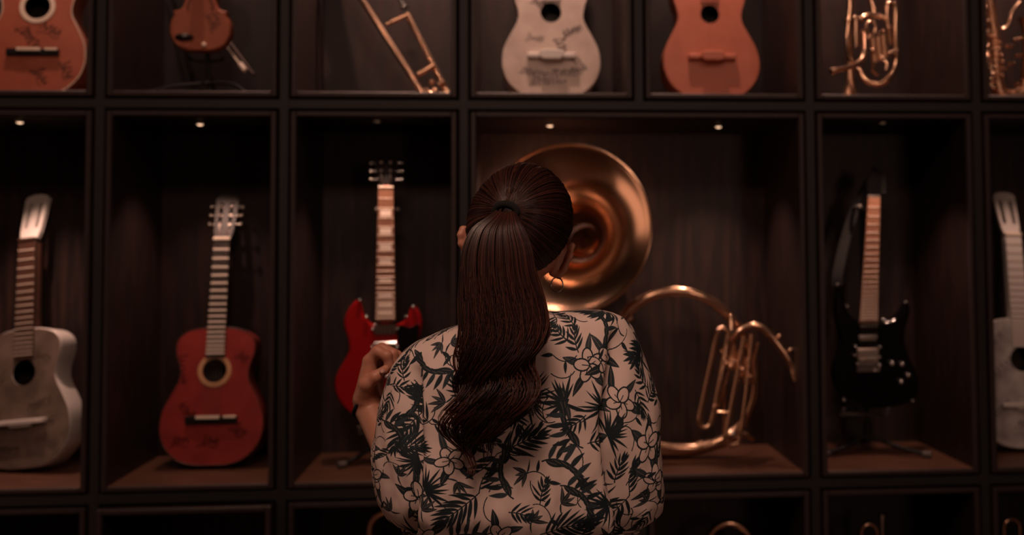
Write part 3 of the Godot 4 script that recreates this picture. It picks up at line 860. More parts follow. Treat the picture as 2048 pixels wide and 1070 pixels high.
func alto_horn() -> void:
	var t := thing("alto_horn", "small brass horn with piston valves standing on its bell", "horn", Vector3(1.30, 2.066, -0.25))
	var foot := Vector3((Vector3(1.315, 2.107, -0.25)).x, 2.0668, -0.25)
	var b := MB.new()
	var prof := []
	for q in [[0.095, 0.0], [0.088, 0.004], [0.066, 0.014], [0.046, 0.035], [0.033, 0.07], [0.025, 0.12], [0.02, 0.19], [0.016, 0.27], [0.0135, 0.36]]:
		prof.append(Vector2(q[0], q[1]))
	b.lathe(curve(prof, 3), 40, Transform3D(Basis.from_scale(Vector3(0.62, 1, 0.62)), foot))
	part("bell", b, M.brass_dull, t)
	for s in [
			[[foot + Vector3(0, 0.34, 0), Vector3(1.314, 2.389, -0.25), Vector3(1.321, 2.455, -0.25), Vector3(1.322, 2.554, -0.25), Vector3(1.355, 2.613, -0.25), Vector3(1.399, 2.594, -0.25), Vector3(1.401, 2.515, -0.25), Vector3(1.412, 2.415, -0.24)], 0.012, "tube"],
			[[Vector3(1.21, 2.175, -0.12), Vector3(1.278, 2.193, -0.14), Vector3(1.322, 2.216, -0.16), Vector3(1.347, 2.254, -0.18), Vector3(1.354, 2.347, -0.2)], 0.0095, "mouthpipe"],
			[[Vector3(1.303, 2.378, -0.22), Vector3(1.296, 2.312, -0.22), Vector3(1.303, 2.25, -0.22), Vector3(1.328, 2.219, -0.22), Vector3(1.354, 2.239, -0.22), Vector3(1.366, 2.281, -0.22)], 0.0085, "tube"],
			[[Vector3(1.322, 2.383, -0.19), Vector3(1.32, 2.277, -0.19)], 0.0115, "slide"],
			[[Vector3(1.341, 2.382, -0.2), Vector3(1.361, 2.399, -0.2), Vector3(1.397, 2.405, -0.2), Vector3(1.442, 2.394, -0.2)], 0.0105, "tube"],
			[[Vector3(1.452, 2.424, -0.21), Vector3(1.457, 2.451, -0.21), Vector3(1.478, 2.455, -0.21), Vector3(1.486, 2.428, -0.21), Vector3(1.484, 2.331, -0.21), Vector3(1.484, 2.238, -0.21), Vector3(1.469, 2.185, -0.21), Vector3(1.429, 2.144, -0.21), Vector3(1.384, 2.144, -0.21), Vector3(1.356, 2.169, -0.22), Vector3(1.341, 2.205, -0.23)], 0.0115, "main_bow"],
			[[Vector3(1.452, 2.424, -0.21), Vector3(1.453, 2.369, -0.21), Vector3(1.461, 2.292, -0.21)], 0.0085, "tube"],
			[[Vector3(1.368, 2.32, -0.18), Vector3(1.359, 2.358, -0.18), Vector3(1.373, 2.375, -0.18), Vector3(1.392, 2.366, -0.18), Vector3(1.392, 2.331, -0.18)], 0.0065, "slide"],
			[[Vector3(1.433, 2.247, -0.16), Vector3(1.471, 2.263, -0.16)], 0.007, "slide"],
			[[Vector3(1.41, 2.241, -0.17), Vector3(1.427, 2.209, -0.16), Vector3(1.424, 2.186, -0.16)], 0.007, "slide"],
			[[Vector3(1.39, 2.227, -0.18), Vector3(1.383, 2.191, -0.19), Vector3(1.408, 2.173, -0.2)], 0.006, "slide"]]:
		b = MB.new(); b.tube(curve(s[0], 6) if s[0].size() > 2 else s[0], s[1], 14); part(s[2], b, M.brass, t)
	b = MB.new(); b.tube([Vector3(1.217, 2.177, -0.12), Vector3(1.196, 2.17, -0.115)], [0.0095, 0.0125], 14); part("mouthpipe_end", b, M.brass, t)
	for p in [Vector3(1.307, 2.388, -0.23), Vector3(1.32, 2.389, -0.19)]:
		b = MB.new(); b.ball(p, 0.0165, 10, Vector3(1.1, 0.7, 1)); part("ferrule", b, M.brass, t)
	for q in 3:
		var p := (Vector3(1.387, 2.275, -0.185)).lerp(Vector3(1.428, 2.29, -0.185), q / 2.0)
		b = MB.new(); b.rod(p + Vector3(0.004, -0.055, 0), p + Vector3(-0.002, 0.035, 0), 0.0125, 16)
		var vc := part("valve", b, M.brass_dull, t)
		b = MB.new(); b.rod(p + Vector3(-0.002, 0.035, 0), p + Vector3(-0.003, 0.05, 0), 0.003); b.ball(p + Vector3(-0.003, 0.052, 0), 0.0085, 10, Vector3(1, 0.6, 1)); part("finger_button", b, M.brass, vc)
	for p in [Vector3(1.362, 2.309, -0.165), Vector3(1.373, 2.26, -0.16), Vector3(1.408, 2.225, -0.155), Vector3(1.453, 2.353, -0.19)]:
		b = MB.new(); b.ball(p, 0.0085); part("screw", b, M.brass, t)

func trombone() -> void:
	var t := thing("trombone", "brass slide trombone leaning diagonally in its box", "trombone", Vector3(-0.25, 2.066, -0.16))
	var p1 := Vector3(-0.318, 2.088, -0.16)
	var p0 := Vector3(-0.553, 2.455, -0.26)
	var q1 := Vector3(-0.227, 2.089, -0.16)
	var q0 := Vector3(-0.386, 2.401, -0.25)
	var up := p0 - (p1 - p0) * 0.42
	var b := MB.new(); b.rod(p1, p0, 0.0122, 16); part("slide_tube", b, M.brass, t)
	b = MB.new(); b.rod(q1, q0, 0.0118, 16); part("slide_tube", b, M.brass, t)
	b = MB.new(); b.tube(curve([p1 + (p0 - p1) * 0.02, p1, p1.lerp(q1, 0.5) + (p1 - p0) * 0.012, q1, q1 - (p1 - p0) * 0.02], 5), 0.0125, 14); part("slide_bow", b, M.brass, t)
	b = MB.new(); b.rod(Vector3(-0.461, 2.357, -0.235), Vector3(-0.382, 2.397, -0.24), 0.0075); part("brace", b, M.brass, t)
	b = MB.new(); b.rod(Vector3(-0.44, 2.366, -0.23), Vector3(-0.403, 2.383, -0.232), 0.0105, 14); part("brace_grip", b, M.brass, t)
	b = MB.new(); b.rod(Vector3(-0.337, 2.157, -0.165), Vector3(-0.277, 2.194, -0.168), 0.0105, 14); part("brace_grip", b, M.brass, t)
	for s in [[Vector3(-0.316, 2.089, -0.15), Vector3(-0.294, 2.1, -0.15)], [Vector3(-0.261, 2.117, -0.15), Vector3(-0.238, 2.131, -0.15)]]:
		b = MB.new(); b.rod(s[0], s[1], 0.0115, 14); part("ferrule", b, M.brass, t)
	for p in [Vector3(-0.286, 2.129, -0.17), Vector3(-0.273, 2.095, -0.155)]:
		b = MB.new(); b.ball(p, 0.012); part("bumper", b, M.brass_dull, t)
	b = MB.new()
	var sil := Vector3(-0.421, 2.48, -0.262)
	var e := Vector3(-0.394, 2.424, -0.25)
	b.tube([sil, e.lerp(sil, 0.35), e.lerp(sil, 0.25), e], [0.0065, 0.0075, 0.0085, 0.0145], 16)
	part("mouthpiece", b, M.chrome, t, "silver mouthpiece")
	# bell section, above
	b = MB.new()
	var side := Vector3(0.13, 0.08, -0.03)
	b.tube(curve([p0, up, up + (p0 - p1).normalized() * 0.08 + side * 0.4, up + side, up.lerp(p0, 0.3) + side], 6), 0.011, 14)
	part("tuning_bow", b, M.brass, t)
	b = MB.new()
	var prof := []
	for q in [[0.011, 0.0], [0.014, 0.10], [0.02, 0.2], [0.03, 0.26], [0.05, 0.305], [0.08, 0.33], [0.098, 0.337]]:
		prof.append(Vector2(q[0], q[1]))
	b.lathe(curve(prof, 3), 40, Transform3D(Basis(Quaternion(Vector3.UP, (p0 - p1).normalized())), up.lerp(p0, 0.3) + side))
	part("bell", b, M.brass, t)

func saxophone() -> void:
	var base := Vector3((Vector3(1.919, 2.102, -0.22)).x, 2.066, -0.22)
	var t := thing("saxophone", "brass saxophone crowded with keys standing at the picture edge", "saxophone", base)
	var b := MB.new()
	var body := [Vector3(1.868, 2.717, -0.24), Vector3(1.878, 2.479, -0.24), Vector3(1.889, 2.319, -0.23), Vector3(1.887, 2.18, -0.22), Vector3(1.892, 2.129, -0.22)]
	b.tube(curve(body, 6), Vector2(0.014, 0.026), 18)
	part("body_tube", b, M.brass_dull, t)
	b = MB.new(); b.tube(curve([Vector3(1.892, 2.133, -0.22), Vector3(1.905, 2.106, -0.22), Vector3(1.949, 2.097, -0.22), Vector3(1.992, 2.114, -0.22), Vector3(2.009, 2.161, -0.22)], 6), 0.027, 18); part("bow", b, M.brass_dull, t)
	b = MB.new()
	var prof := []
	for q in [[0.027, 0.0], [0.034, 0.10], [0.045, 0.17], [0.062, 0.215], [0.075, 0.235]]:
		prof.append(Vector2(q[0], q[1]))
	b.lathe(curve(prof, 3), 36, Transform3D(Basis(Quaternion(Vector3.UP, Vector3(0.12, 1, 0.15).normalized())), Vector3(2.009, 2.158, -0.22))); part("bell", b, M.brass, t)
	b = MB.new(); b.tube(curve([Vector3(1.868, 2.717, -0.24), Vector3(1.874, 2.797, -0.24), Vector3(1.897, 2.84, -0.22), Vector3(1.947, 2.821, -0.2)], 5), 0.012, 12); part("neck", b, M.brass, t)
	b = MB.new(); b.tube([Vector3(1.868, 2.455, -0.205), Vector3(1.887, 2.333, -0.2), Vector3(1.9, 2.284, -0.2)], 0.004, 8); part("rod", b, M.brass, t)
	b = MB.new(); b.tube(curve([Vector3(1.896, 2.356, -0.19), Vector3(1.92, 2.365, -0.185), Vector3(1.94, 2.419, -0.19), Vector3(1.978, 2.463, -0.2)], 5), 0.0065, 10); part("bell_brace", b, M.brass, t)
	rng.seed = 71
	for q in 15:
		var f := q / 14.0
		var c := (Vector3(1.832, 2.458, -0.205)).lerp(Vector3(1.85, 2.131, -0.185), f)
		b = MB.new()
		b.lathe([Vector2(0.0005, 0.005), Vector2(0.009, 0.0055), Vector2(0.0115 + 0.003 * f, 0.003), Vector2(0.0115 + 0.003 * f, -0.002)], 14, Transform3D(Basis(Vector3.RIGHT, rng.randf_range(0.9, 1.9)) * Basis(Vector3.BACK, rng.randf_range(-0.5, 0.5)), c + Vector3(rng.randf_range(-0.004, 0.012), 0, rng.randf_range(0, 0.012))))
		b.rod(c, c + Vector3(0.02, -0.006, -0.006), 0.003, 8)
		part("key_cup", b, M.brass, t)
	for q in 7:
		var c := (Vector3(1.871, 2.325, -0.185)).lerp(Vector3(1.889, 2.173, -0.18), q / 6.0) + Vector3(rng.randf_range(-0.012, 0.02), 0, 0)
		b = MB.new(); b.ball(c, 0.009, 8, Vector3(1.1, 0.8, 0.6)); b.rod(c, c + Vector3(-0.024, 0.005, -0.02), 0.003, 8); part("key_touch", b, M.brass, t)
	for p in [[Vector3(1.904, 2.284, -0.17), Vector3(1.93, 2.284, -0.17)], [Vector3(1.935, 2.307, -0.17), Vector3(1.967, 2.315, -0.17)], [Vector3(1.937, 2.245, -0.17), Vector3(1.969, 2.25, -0.17)], [Vector3(1.912, 2.214, -0.17), Vector3(1.932, 2.218, -0.17)], [Vector3(1.934, 2.135, -0.17), Vector3(1.966, 2.137, -0.17)]]:
		b = MB.new(); b.tube(p, 0.0065, 10); part("key_lever", b, M.brass, t)

func violin() -> void:
	var z := -0.25
	var c := Vector3(-1.138, 2.249, -0.25)
	var t := thing("violin", "small reddish brown violin with a black chin rest on a stand", "violin", c)
	var right := []
	for q in [[0, 0.0], [0.04, 0.001], [0.078, 0.018], [0.101, 0.055], [0.104, 0.085], [0.099, 0.112], [0.090, 0.132], [0.090, 0.143], [0.092, 0.149], [0.084, 0.150], [0.066, 0.157], [0.056, 0.178], [0.055, 0.20], [0.064, 0.222], [0.078, 0.230], [0.084, 0.236], [0.083, 0.243], [0.084, 0.268], [0.078, 0.31], [0.05, 0.345], [0.02, 0.355], [0, 0.355]]:
		right.append(Vector2(q[0] * 1.08, q[1]))
	var poly := outline(right, 4)
	var xf := Transform3D(Basis(), Vector3(c.x, c.y, z))
	var b := MB.new(); b.prism(poly, -0.02, 0.014, 0.006, xf); part("body", b, M.violin_varnish, t)
	b = MB.new()
	var inner := PackedVector2Array()
	for q in poly:
		inner.append(Vector2(q.x * 0.97, 0.178 + (q.y - 0.178) * 0.975))
	b.prism(inner, 0.0138, 0.020, 0.004, xf)
	var uv0 := b.uv
	for j in b.v.size():
		var l: Vector3 = b.v[j] - xf.origin
		uv0[j] = Vector2(l.x / 0.23 + 0.5, 1.0 - l.y / 0.36)
	b.uv = uv0
	part("top_plate", b, M.violin_top, t)
	for s in [-1.0, 1.0]:
		b = MB.new()
		b.tube(curve([xf * Vector3(0.040 * s, 0.155, 0.0195), xf * Vector3(0.047 * s, 0.165, 0.0195), xf * Vector3(0.038 * s, 0.19, 0.0195), xf * Vector3(0.028 * s, 0.215, 0.0195), xf * Vector3(0.036 * s, 0.225, 0.0195)], 4), 0.0022, 6)
		part("sound_hole", b, M.felt, t)
	b = MB.new(); b.ball(Vector3(-1.193, 2.3, -0.222), 0.034, 16, Vector3(1, 0.42, 0.2)); part("chin_rest", b, M.ebony, t)
	b = MB.new(); b.ball(Vector3(-1.122, 2.272, -0.225), 0.0085); part("tail_button", b, M.ivory, t)
	b = MB.new(); b.prism(PackedVector2Array([Vector2(-0.021, 0.22), Vector2(0.021, 0.22), Vector2(0.012, 0.48), Vector2(-0.012, 0.48)]), 0.030, 0.036, 0.001, xf); part("fingerboard", b, M.black_gloss, t)
	b = MB.new(); b.tube([xf * Vector3(0, 0.34, 0.01), xf * Vector3(0, 0.37, 0.018), xf * Vector3(0, 0.49, 0.022)], [0.016, 0.012, 0.011], 12); part("neck", b, M.violin_varnish, t)
	b = MB.new(); b.tube(curve([xf * Vector3(0, 0.48, 0.022), xf * Vector3(0, 0.54, 0.012), xf * Vector3(0, 0.57, -0.004), xf * Vector3(0, 0.585, 0.008), xf * Vector3(0, 0.575, 0.018)], 4), Vector2(0.012, 0.009), 12); part("scroll", b, M.violin_varnish, t)
	for q in 4:
		b = MB.new(); var s := -1.0 if q % 2 else 1.0
		b.rod(xf * Vector3(0, 0.50 + 0.014 * q, 0.015), xf * Vector3(0.034 * s, 0.50 + 0.014 * q, 0.015), 0.004, 8); part("peg", b, M.black_plastic, t)
	# its stand
	var s := thing("violin_stand", "thin black folding stand under the violin", "stand", Vector3(-1.12, 2.066, -0.22))
	var hub := Vector3(-1.107, 2.134, -0.24)
	for l in [[Vector3(-1.332, 2.097, -0.16), Vector3(-1.234, 2.112, -0.2)], [Vector3(-0.942, 2.103, -0.15), Vector3(-0.999, 2.119, -0.19)], [Vector3(-1.137, 2.194, -0.42), Vector3(-1.122, 2.164, -0.33)]]:
		b = MB.new()
		var e: Vector3 = l[0]
		e.y = 2.066 + 0.007
		b.tube(curve([hub, Vector3(l[1].x, maxf(l[1].y, e.y + 0.006), l[1].z), e], 4), 0.0058, 10)
		var lg := part("leg", b, M.black_plastic, s)
		b = MB.new(); b.ball(e, 0.008, 8, Vector3(1.3, 0.85, 1)); part("rubber_foot", b, M.rubber, lg)
	b = MB.new(); b.tube([hub - Vector3(0, 0.012, 0), Vector3(-1.125, 2.231, -0.285), Vector3(-1.141, 2.344, -0.3)], 0.007, 10); part("post", b, M.black_plastic, s)
	for q in [-1.0, 1.0]:
		b = MB.new(); var a := Vector3(-1.125, 2.222, -0.285); b.tube(curve([a, a + Vector3(0.05 * q, 0.004, 0.005), a + Vector3(0.062 * q, 0.012, 0.02)], 4), 0.0055, 8); part("arm", b, M.black_plastic, s)
	b = MB.new()
	var w := thing("violin_bow", "thin violin bow leaning behind the violin in its box", "bow", Vector3((Vector3(-0.936, 2.158, -0.2)).x, 2.10, -0.20))
	var b0 := Vector3(-0.952, 2.171, -0.27)
	var b1 := Vector3(-1.308, 2.616, -0.465)
	b.rod(b0, b1, 0.0055, 10); part("stick", b, M.rosewood, w)
	b = MB.new(); var o := Vector3(-0.018, -0.006, 0.004); b.tube([b0.lerp(b1, 0.06) + o, b0.lerp(b1, 0.97) + o], 0.0035, 6); part("bow_hair", b, M.ivory, w)
	b = MB.new(); b.rod(b0.lerp(b1, 0.05) + o * 0.9, b0.lerp(b1, 0.11) + o * 0.9, 0.0095, 10); part("frog", b, M.pearl, w)

func upright_trumpet(label: String, bow: Vector3, tip: Vector3, w: float, r: float, floor_y: float, called := "trumpet", group := "") -> void:
	# a trumpet stood on its bell: bow: top of the bend; tip: top of the mouthpiece; w: width of the bend
	var t := thing(called, label, "brass instrument", Vector3(bow.x - w / 2, floor_y, bow.z), group)
	var b := MB.new()
	var h := bow.y - w / 2 - floor_y
	var prof := []
	for q in [[0.062, 0.0], [0.057, 0.003], [0.042, 0.012], [0.028, 0.035], [0.019, 0.08], [0.0135, 0.16], [0.0105, 0.25]]:
		prof.append(Vector2(maxf(q[0] * r / 0.0065 * 0.8, r), q[1] * h / 0.42))
	prof.append(Vector2(r, h))
	b.lathe(curve(prof, 3), 36, Transform3D(Basis(), Vector3(bow.x - w / 2, floor_y, bow.z)))
	part("bell", b, M.brass, t)
	b = MB.new()
	var arc := []
	for s in 17:
		var a := PI - PI * s / 16
		arc.append(Vector3(bow.x + cos(a) * w / 2, bow.y - w / 2 + sin(a) * w / 2, bow.z))
	arc.append(Vector3(bow.x + w / 2, floor_y + h * 0.5, bow.z))
	b.tube(arc, r, 14)
	part("bell_bow", b, M.brass, t)
	var lp := tip.x
	b = MB.new(); b.tube(curve([Vector3(lp, tip.y - 0.07, tip.z), Vector3(lp, floor_y + h * 0.4, tip.z), Vector3(lp - w * 0.1, floor_y + h * 0.3, tip.z), Vector3(lp - w * 0.5, floor_y + h * 0.27, tip.z - 0.01), Vector3(bow.x, floor_y + h * 0.4, bow.z)], 5), r, 12); part("lead_pipe", b, M.brass, t)
	b = MB.new()
	b.lathe([Vector2(0.0045, -0.088), Vector2(0.0055, -0.05), Vector2(0.006, -0.03), Vector2(0.0105, -0.014), Vector2(0.0125, -0.003), Vector2(0.0138, 0.0), Vector2(0.012, 0.001), Vector2(0.0085, -0.006), Vector2(0.003, -0.016)], 20, Transform3D(Basis.from_scale(Vector3(1.25, 1.0, 1.25) * maxf(1.0, r / 0.009)), tip))
	part("mouthpiece", b, M.chrome, t)
	for q in 3:
		var p := Vector3(bow.x - w * 0.05, floor_y + h * (0.35 + 0.09 * q), bow.z + 0.005)
		b = MB.new(); b.rod(p - Vector3(0.045, 0, 0), p + Vector3(0.045, 0, 0), r * 1.7, 14)
		var vc := part("valve", b, M.brass_dull, t)
		b = MB.new(); b.rod(p + Vector3(0.045, 0, 0), p + Vector3(0.06, 0, 0), 0.003, 8); b.ball(p + Vector3(0.062, 0, 0), 0.007, 8, Vector3(0.5, 1, 1)); part("finger_button", b, M.chrome, vc)

# ---------------------------------------------------------------- the woman

func blob(mb: MB, bones: Array, k: float, cell: float) -> void:
	# tapered capsules [a, b, ra, rb] joined by a smooth minimum and meshed as surface nets
	var lo := Vector3(1e9, 1e9, 1e9)
	var hi := -lo
	for q in bones:
		var r: float = maxf(q[2], q[3]) + k + 2.0 * cell
		for p in [q[0], q[1]]:
			lo = lo.min(p - Vector3.ONE * r)
			hi = hi.max(p + Vector3.ONE * r)
	var nx := int((hi.x - lo.x) / cell) + 2
	var ny := int((hi.y - lo.y) / cell) + 2
	var nz := int((hi.z - lo.z) / cell) + 2
	var f := PackedFloat32Array()
	f.resize(nx * ny * nz)
	f.fill(1.0)
	for q in bones:
		var a: Vector3 = q[0]
		var b: Vector3 = q[1]
		var ra: float = q[2]
		var rb: float = q[3]
		var r := maxf(ra, rb) + k + 1.5 * cell
		var l0 := ((a.min(b) - Vector3.ONE * r - lo) / cell).floor().max(Vector3.ZERO)
		var l1 := ((a.max(b) + Vector3.ONE * r - lo) / cell).ceil()
		var ab := b - a
		var inv := 1.0 / maxf(ab.length_squared(), 1e-9)
		for z in range(int(l0.z), mini(int(l1.z) + 1, nz)):
			for y in range(int(l0.y), mini(int(l1.y) + 1, ny)):
				var at := (z * ny + y) * nx
				var p := lo + Vector3(l0.x, y, z) * cell
				for x in range(int(l0.x), mini(int(l1.x) + 1, nx)):
					var t := clampf((p - a).dot(ab) * inv, 0.0, 1.0)
					var d := p.distance_to(a + ab * t) - ra - (rb - ra) * t
					var o := f[at + x]
					var h := maxf(k - absf(o - d), 0.0) / k
					f[at + x] = minf(o, d) - h * h * k * 0.25
					p.x += cell
	var id := PackedInt32Array()
	id.resize(nx * ny * nz)
	id.fill(-1)
	var sx := 1
	var sy := nx
	var sz := nx * ny
	for z in nz - 1:
		for y in ny - 1:
			for x in nx - 1:
				var at := z * sz + y * sy + x
				var f0 := f[at]
				if f0 > 2.0 * cell or f0 < -2.0 * cell:
					continue
				var c := [f0, f[at + sx], f[at + sy], f[at + sx + sy], f[at + sz], f[at + sx + sz], f[at + sy + sz], f[at + sx + sy + sz]]
				var neg := 0
				for q in c:
					if q < 0.0:
						neg += 1
				if neg == 0 or neg == 8:
					continue
				var sum := Vector3.ZERO
				var cnt := 0
				for e in EDGES:
					var p: float = c[e[0]]
					var q: float = c[e[1]]
					if (p < 0.0) != (q < 0.0):
						sum += (CORNER[e[0]] as Vector3).lerp(CORNER[e[1]], p / (p - q))
						cnt += 1
				var g := Vector3(c[1] + c[3] + c[5] + c[7] - c[0] - c[2] - c[4] - c[6], c[2] + c[3] + c[6] + c[7] - c[0] - c[1] - c[4] - c[5], c[4] + c[5] + c[6] + c[7] - c[0] - c[1] - c[2] - c[3])
				id[at] = mb.vert(lo + (Vector3(x, y, z) + sum / cnt) * cell, g.normalized())
	for z in range(1, nz - 1):
		for y in range(1, ny - 1):
			for x in range(1, nx - 1):
				var at := z * sz + y * sy + x
				if id[at] < 0:
					continue
				var s0 := f[at] < 0.0
				if s0 != (f[at + sx] < 0.0):
					_q(mb, id, at, at - sy, at - sy - sz, at - sz)
				if s0 != (f[at + sy] < 0.0):
					_q(mb, id, at, at - sx, at - sx - sz, at - sz)
				if s0 != (f[at + sz] < 0.0):
					_q(mb, id, at, at - sx, at - sx - sy, at - sy)

func _q(mb: MB, id: PackedInt32Array, a: int, b: int, c: int, d: int) -> void:
	if id[a] >= 0 and id[b] >= 0 and id[c] >= 0 and id[d] >= 0:
		mb.quad(id[a], id[b], id[c], id[d])

const CORNER := [Vector3(0, 0, 0), Vector3(1, 0, 0), Vector3(0, 1, 0), Vector3(1, 1, 0), Vector3(0, 0, 1), Vector3(1, 0, 1), Vector3(0, 1, 1), Vector3(1, 1, 1)]
const EDGES := [[0, 1], [2, 3], [4, 5], [6, 7], [0, 2], [1, 3], [4, 6], [5, 7], [0, 4], [1, 5], [2, 6], [3, 7]]

# ---- the printed cloth: dark palm fronds, broad leaves and outlined blossoms on a pale ground

var cloth: Image
const CS := 1024

func ink(x: float, y: float, col: Color, a: float) -> void:
	var px := posmod(int(x), CS)
	var py := posmod(int(y), CS)
	cloth.set_pixel(px, py, cloth.get_pixel(px, py).lerp(col, a))

func stroke(pts: Array, r: float, col: Color) -> void:
	for j in pts.size() - 1:
		var a: Vector2 = pts[j]
		var b: Vector2 = pts[j + 1]
		var n := maxi(1, int(a.distance_to(b) / 1.5))
		for s in n:
			var p := a.lerp(b, float(s) / n)
			for y in range(int(p.y - r), int(p.y + r) + 1):
				for x in range(int(p.x - r), int(p.x + r) + 1):
					if Vector2(x, y).distance_to(p) <= r:
						ink(x, y, col, 1.0)

func leaf(root: Vector2, ang: float, len: float, wid: float, bend: float, col: Color, vein := false, vcol := Color.WHITE) -> void:
	var r := int(len) + 4
	var d := Vector2.from_angle(ang)
	var nn := d.orthogonal()
	for y in range(-r, r + 1):
		for x in range(-r, r + 1):
			var p := Vector2(x, y)
			var u := p.dot(d) / len
			if u < 0.0 or u > 1.0:
				continue
			var w := p.dot(nn) - bend * len * u * u
			var hw := wid * 0.5 * pow(sin(PI * pow(u, 0.75)), 0.85)
			var k := clampf(hw - absf(w) + 0.5, 0.0, 1.0)
			if k > 0.0:
				var cc := col.lerp(Color(0.34, 0.38, 0.39), 0.45 * maxf(0.0, sin(w * 1.1 + u * 9.0 + ang) - 0.35) if wid > 11.0 else 0.0)
				if vein and absf(w) < 0.9 and u > 0.08 and u < 0.85:
					cc = vcol
				ink(root.x + x, root.y + y, cc, k)

func frond(root: Vector2, ang: float, len: float, n: int, lw: float, ll: float, bend: float, col: Color, one_sided := 0) -> void:
	var pts := []
	for s in 13:
		var f := s / 12.0
		pts.append(root + Vector2.from_angle(ang + bend * f * 0.5) * len * f)
	stroke(pts, 1.7, col)
	for q in n:
		var f := 0.12 + 0.88 * q / (n - 1.0)
		var p := root + Vector2.from_angle(ang + bend * f * 0.5) * len * f
		var size := ll * (0.55 + 0.75 * sin(PI * (0.18 + 0.75 * f)))
		for s in [-1.0, 1.0]:
			if one_sided and s != signf(one_sided):
				continue
			leaf(p, ang + bend * f + s * lerpf(1.05, 0.45, f) + rng.randf_range(-0.1, 0.1), size * rng.randf_range(0.85, 1.12), lw * rng.randf_range(0.8, 1.15), 0.12 * s, col)
	leaf(root + Vector2.from_angle(ang + bend * 0.5) * len, ang + bend, ll * 0.8, lw, 0.0, col)

func print_cloth() -> void:
	rng.seed = 4242
	cloth = Image.create(CS, CS, false, Image.FORMAT_RGBA8)
	var ground := Color(0.84, 0.765, 0.735)
	var dark := Color(0.13, 0.175, 0.195)
	var mid := Color(0.19, 0.235, 0.255)
	cloth.fill(ground)
	# motifs on a jittered lattice
	for gy in 8:
		for gx in 8:
			var p := Vector2((gx + 0.5 * (gy % 2)) * CS / 8.0, gy * CS / 8.0) + Vector2(rng.randf_range(-34, 34), rng.randf_range(-34, 34))
			var a := rng.randf() * TAU
			match [0, 2, 4, 1, 3, 2, 1, 4][(gx * 3 + gy * 5 + (gx * gy) % 3) % 8]:
				0, 3:                                     # wide palm fronds
					frond(p, a, 128, 8, 10.5, 60, rng.randf_range(-0.6, 0.6), dark)
					frond(p, a + 2.5, 84, 6, 9, 42, 0.5, dark, 1)
				1:                                        # blossom drawn in line, with broad leaves round it
					for q in 5:
						leaf(p + Vector2.from_angle(a + q * TAU / 5) * 26, a + q * TAU / 5 + 0.3, rng.randf_range(52, 80), rng.randf_range(19, 26), rng.randf_range(-0.2, 0.2), dark if q % 2 else mid, true, ground.darkened(0.5))
					for q in 5:
						var c := p + Vector2.from_angle(a + q * TAU / 5) * 23
						var turn := a + q * TAU / 5
						var loop := []
						for s in 19:
							var w := TAU * s / 18
							loop.append(c + Vector2(cos(w) * 24, sin(w) * 16).rotated(turn))
						for y in range(-26, 27):
							for x in range(-26, 27):
								var l := Vector2(x, y).rotated(-turn)
								if Vector2(l.x / 24.0, l.y / 16.0).length() < 1.0:
									ink(c.x + x, c.y + y, ground, 1.0)
						stroke(loop, 2.1, dark)
						stroke([p, c], 1.3, dark)
				2:                                        # thin grass-like fan
					for q in 13:
						leaf(p, a + (q - 6) * 0.24 + rng.randf_range(-0.05, 0.05), rng.randf_range(56, 96), rng.randf_range(6, 9), rng.randf_range(-0.12, 0.12), dark)
					leaf(p, a + PI, 84, 11, 0.35, dark)
					leaf(p, a + PI + 0.5, 60, 16, -0.2, mid, true, ground.darkened(0.5))
				4:                                        # sprig of separate leaves
					var pts := []
					for s in 14:
						pts.append(p + Vector2.from_angle(a + s * 0.08) * s * 11.0)
					stroke(pts, 2.0, dark)
					for s in 6:
						leaf(pts[s * 2 + 1], a + 0.9 + s * 0.1, 60, 17, 0.18, dark, true, ground.darkened(0.5))
						leaf(pts[s * 2 + 2 if s < 5 else 13], a - 0.8 + s * 0.1, 56, 15, -0.18, dark if s % 2 else mid)
	for q in 60:                                          # small sprigs and curved lines between
		var p := Vector2(rng.randf() * CS, rng.randf() * CS)
		var a := rng.randf() * TAU
		var pts := []
		for s in 9:
			pts.append(p + Vector2.from_angle(a + s * 0.12) * s * 9.0)
		stroke(pts, 1.5, dark)
		if q % 2:
			leaf(pts[8], a + 1.0, 38, 12, 0.1, dark)
			leaf(pts[4], a - 0.6, 34, 10, 0.1, dark)
	for q in 5000:                                        # fill the bare spots
		var p := Vector2(rng.randf() * CS, rng.randf() * CS)
		var bare := true
		for s in 10:
			var w := p + Vector2.from_angle(s * TAU / 10) * 28.0
			if cloth.get_pixel(posmod(int(w.x), CS), posmod(int(w.y), CS)).r < 0.6 or cloth.get_pixel(posmod(int((w.x + p.x) / 2), CS), posmod(int((w.y + p.y) / 2), CS)).r < 0.6:
				bare = false
				break
		if bare:
			var a := rng.randf() * TAU
			if q % 2:
				frond(p - Vector2.from_angle(a) * 30, a, 62, 5, 8, 34, 0.5, dark)
			else:
				for s in 4:
					leaf(p, a + s * 0.55, rng.randf_range(34, 54), 12, 0.15, dark if s % 2 else mid, true, ground.darkened(0.5))
				leaf(p, a + PI, 40, 5, 0.3, dark)
	var m := mat("printed_cloth", Color.WHITE, 0.75, 0.0, 0.3)
	m.albedo_texture = ImageTexture.create_from_image(cloth)
	m.uv1_scale = Vector3(1, 1, 1)

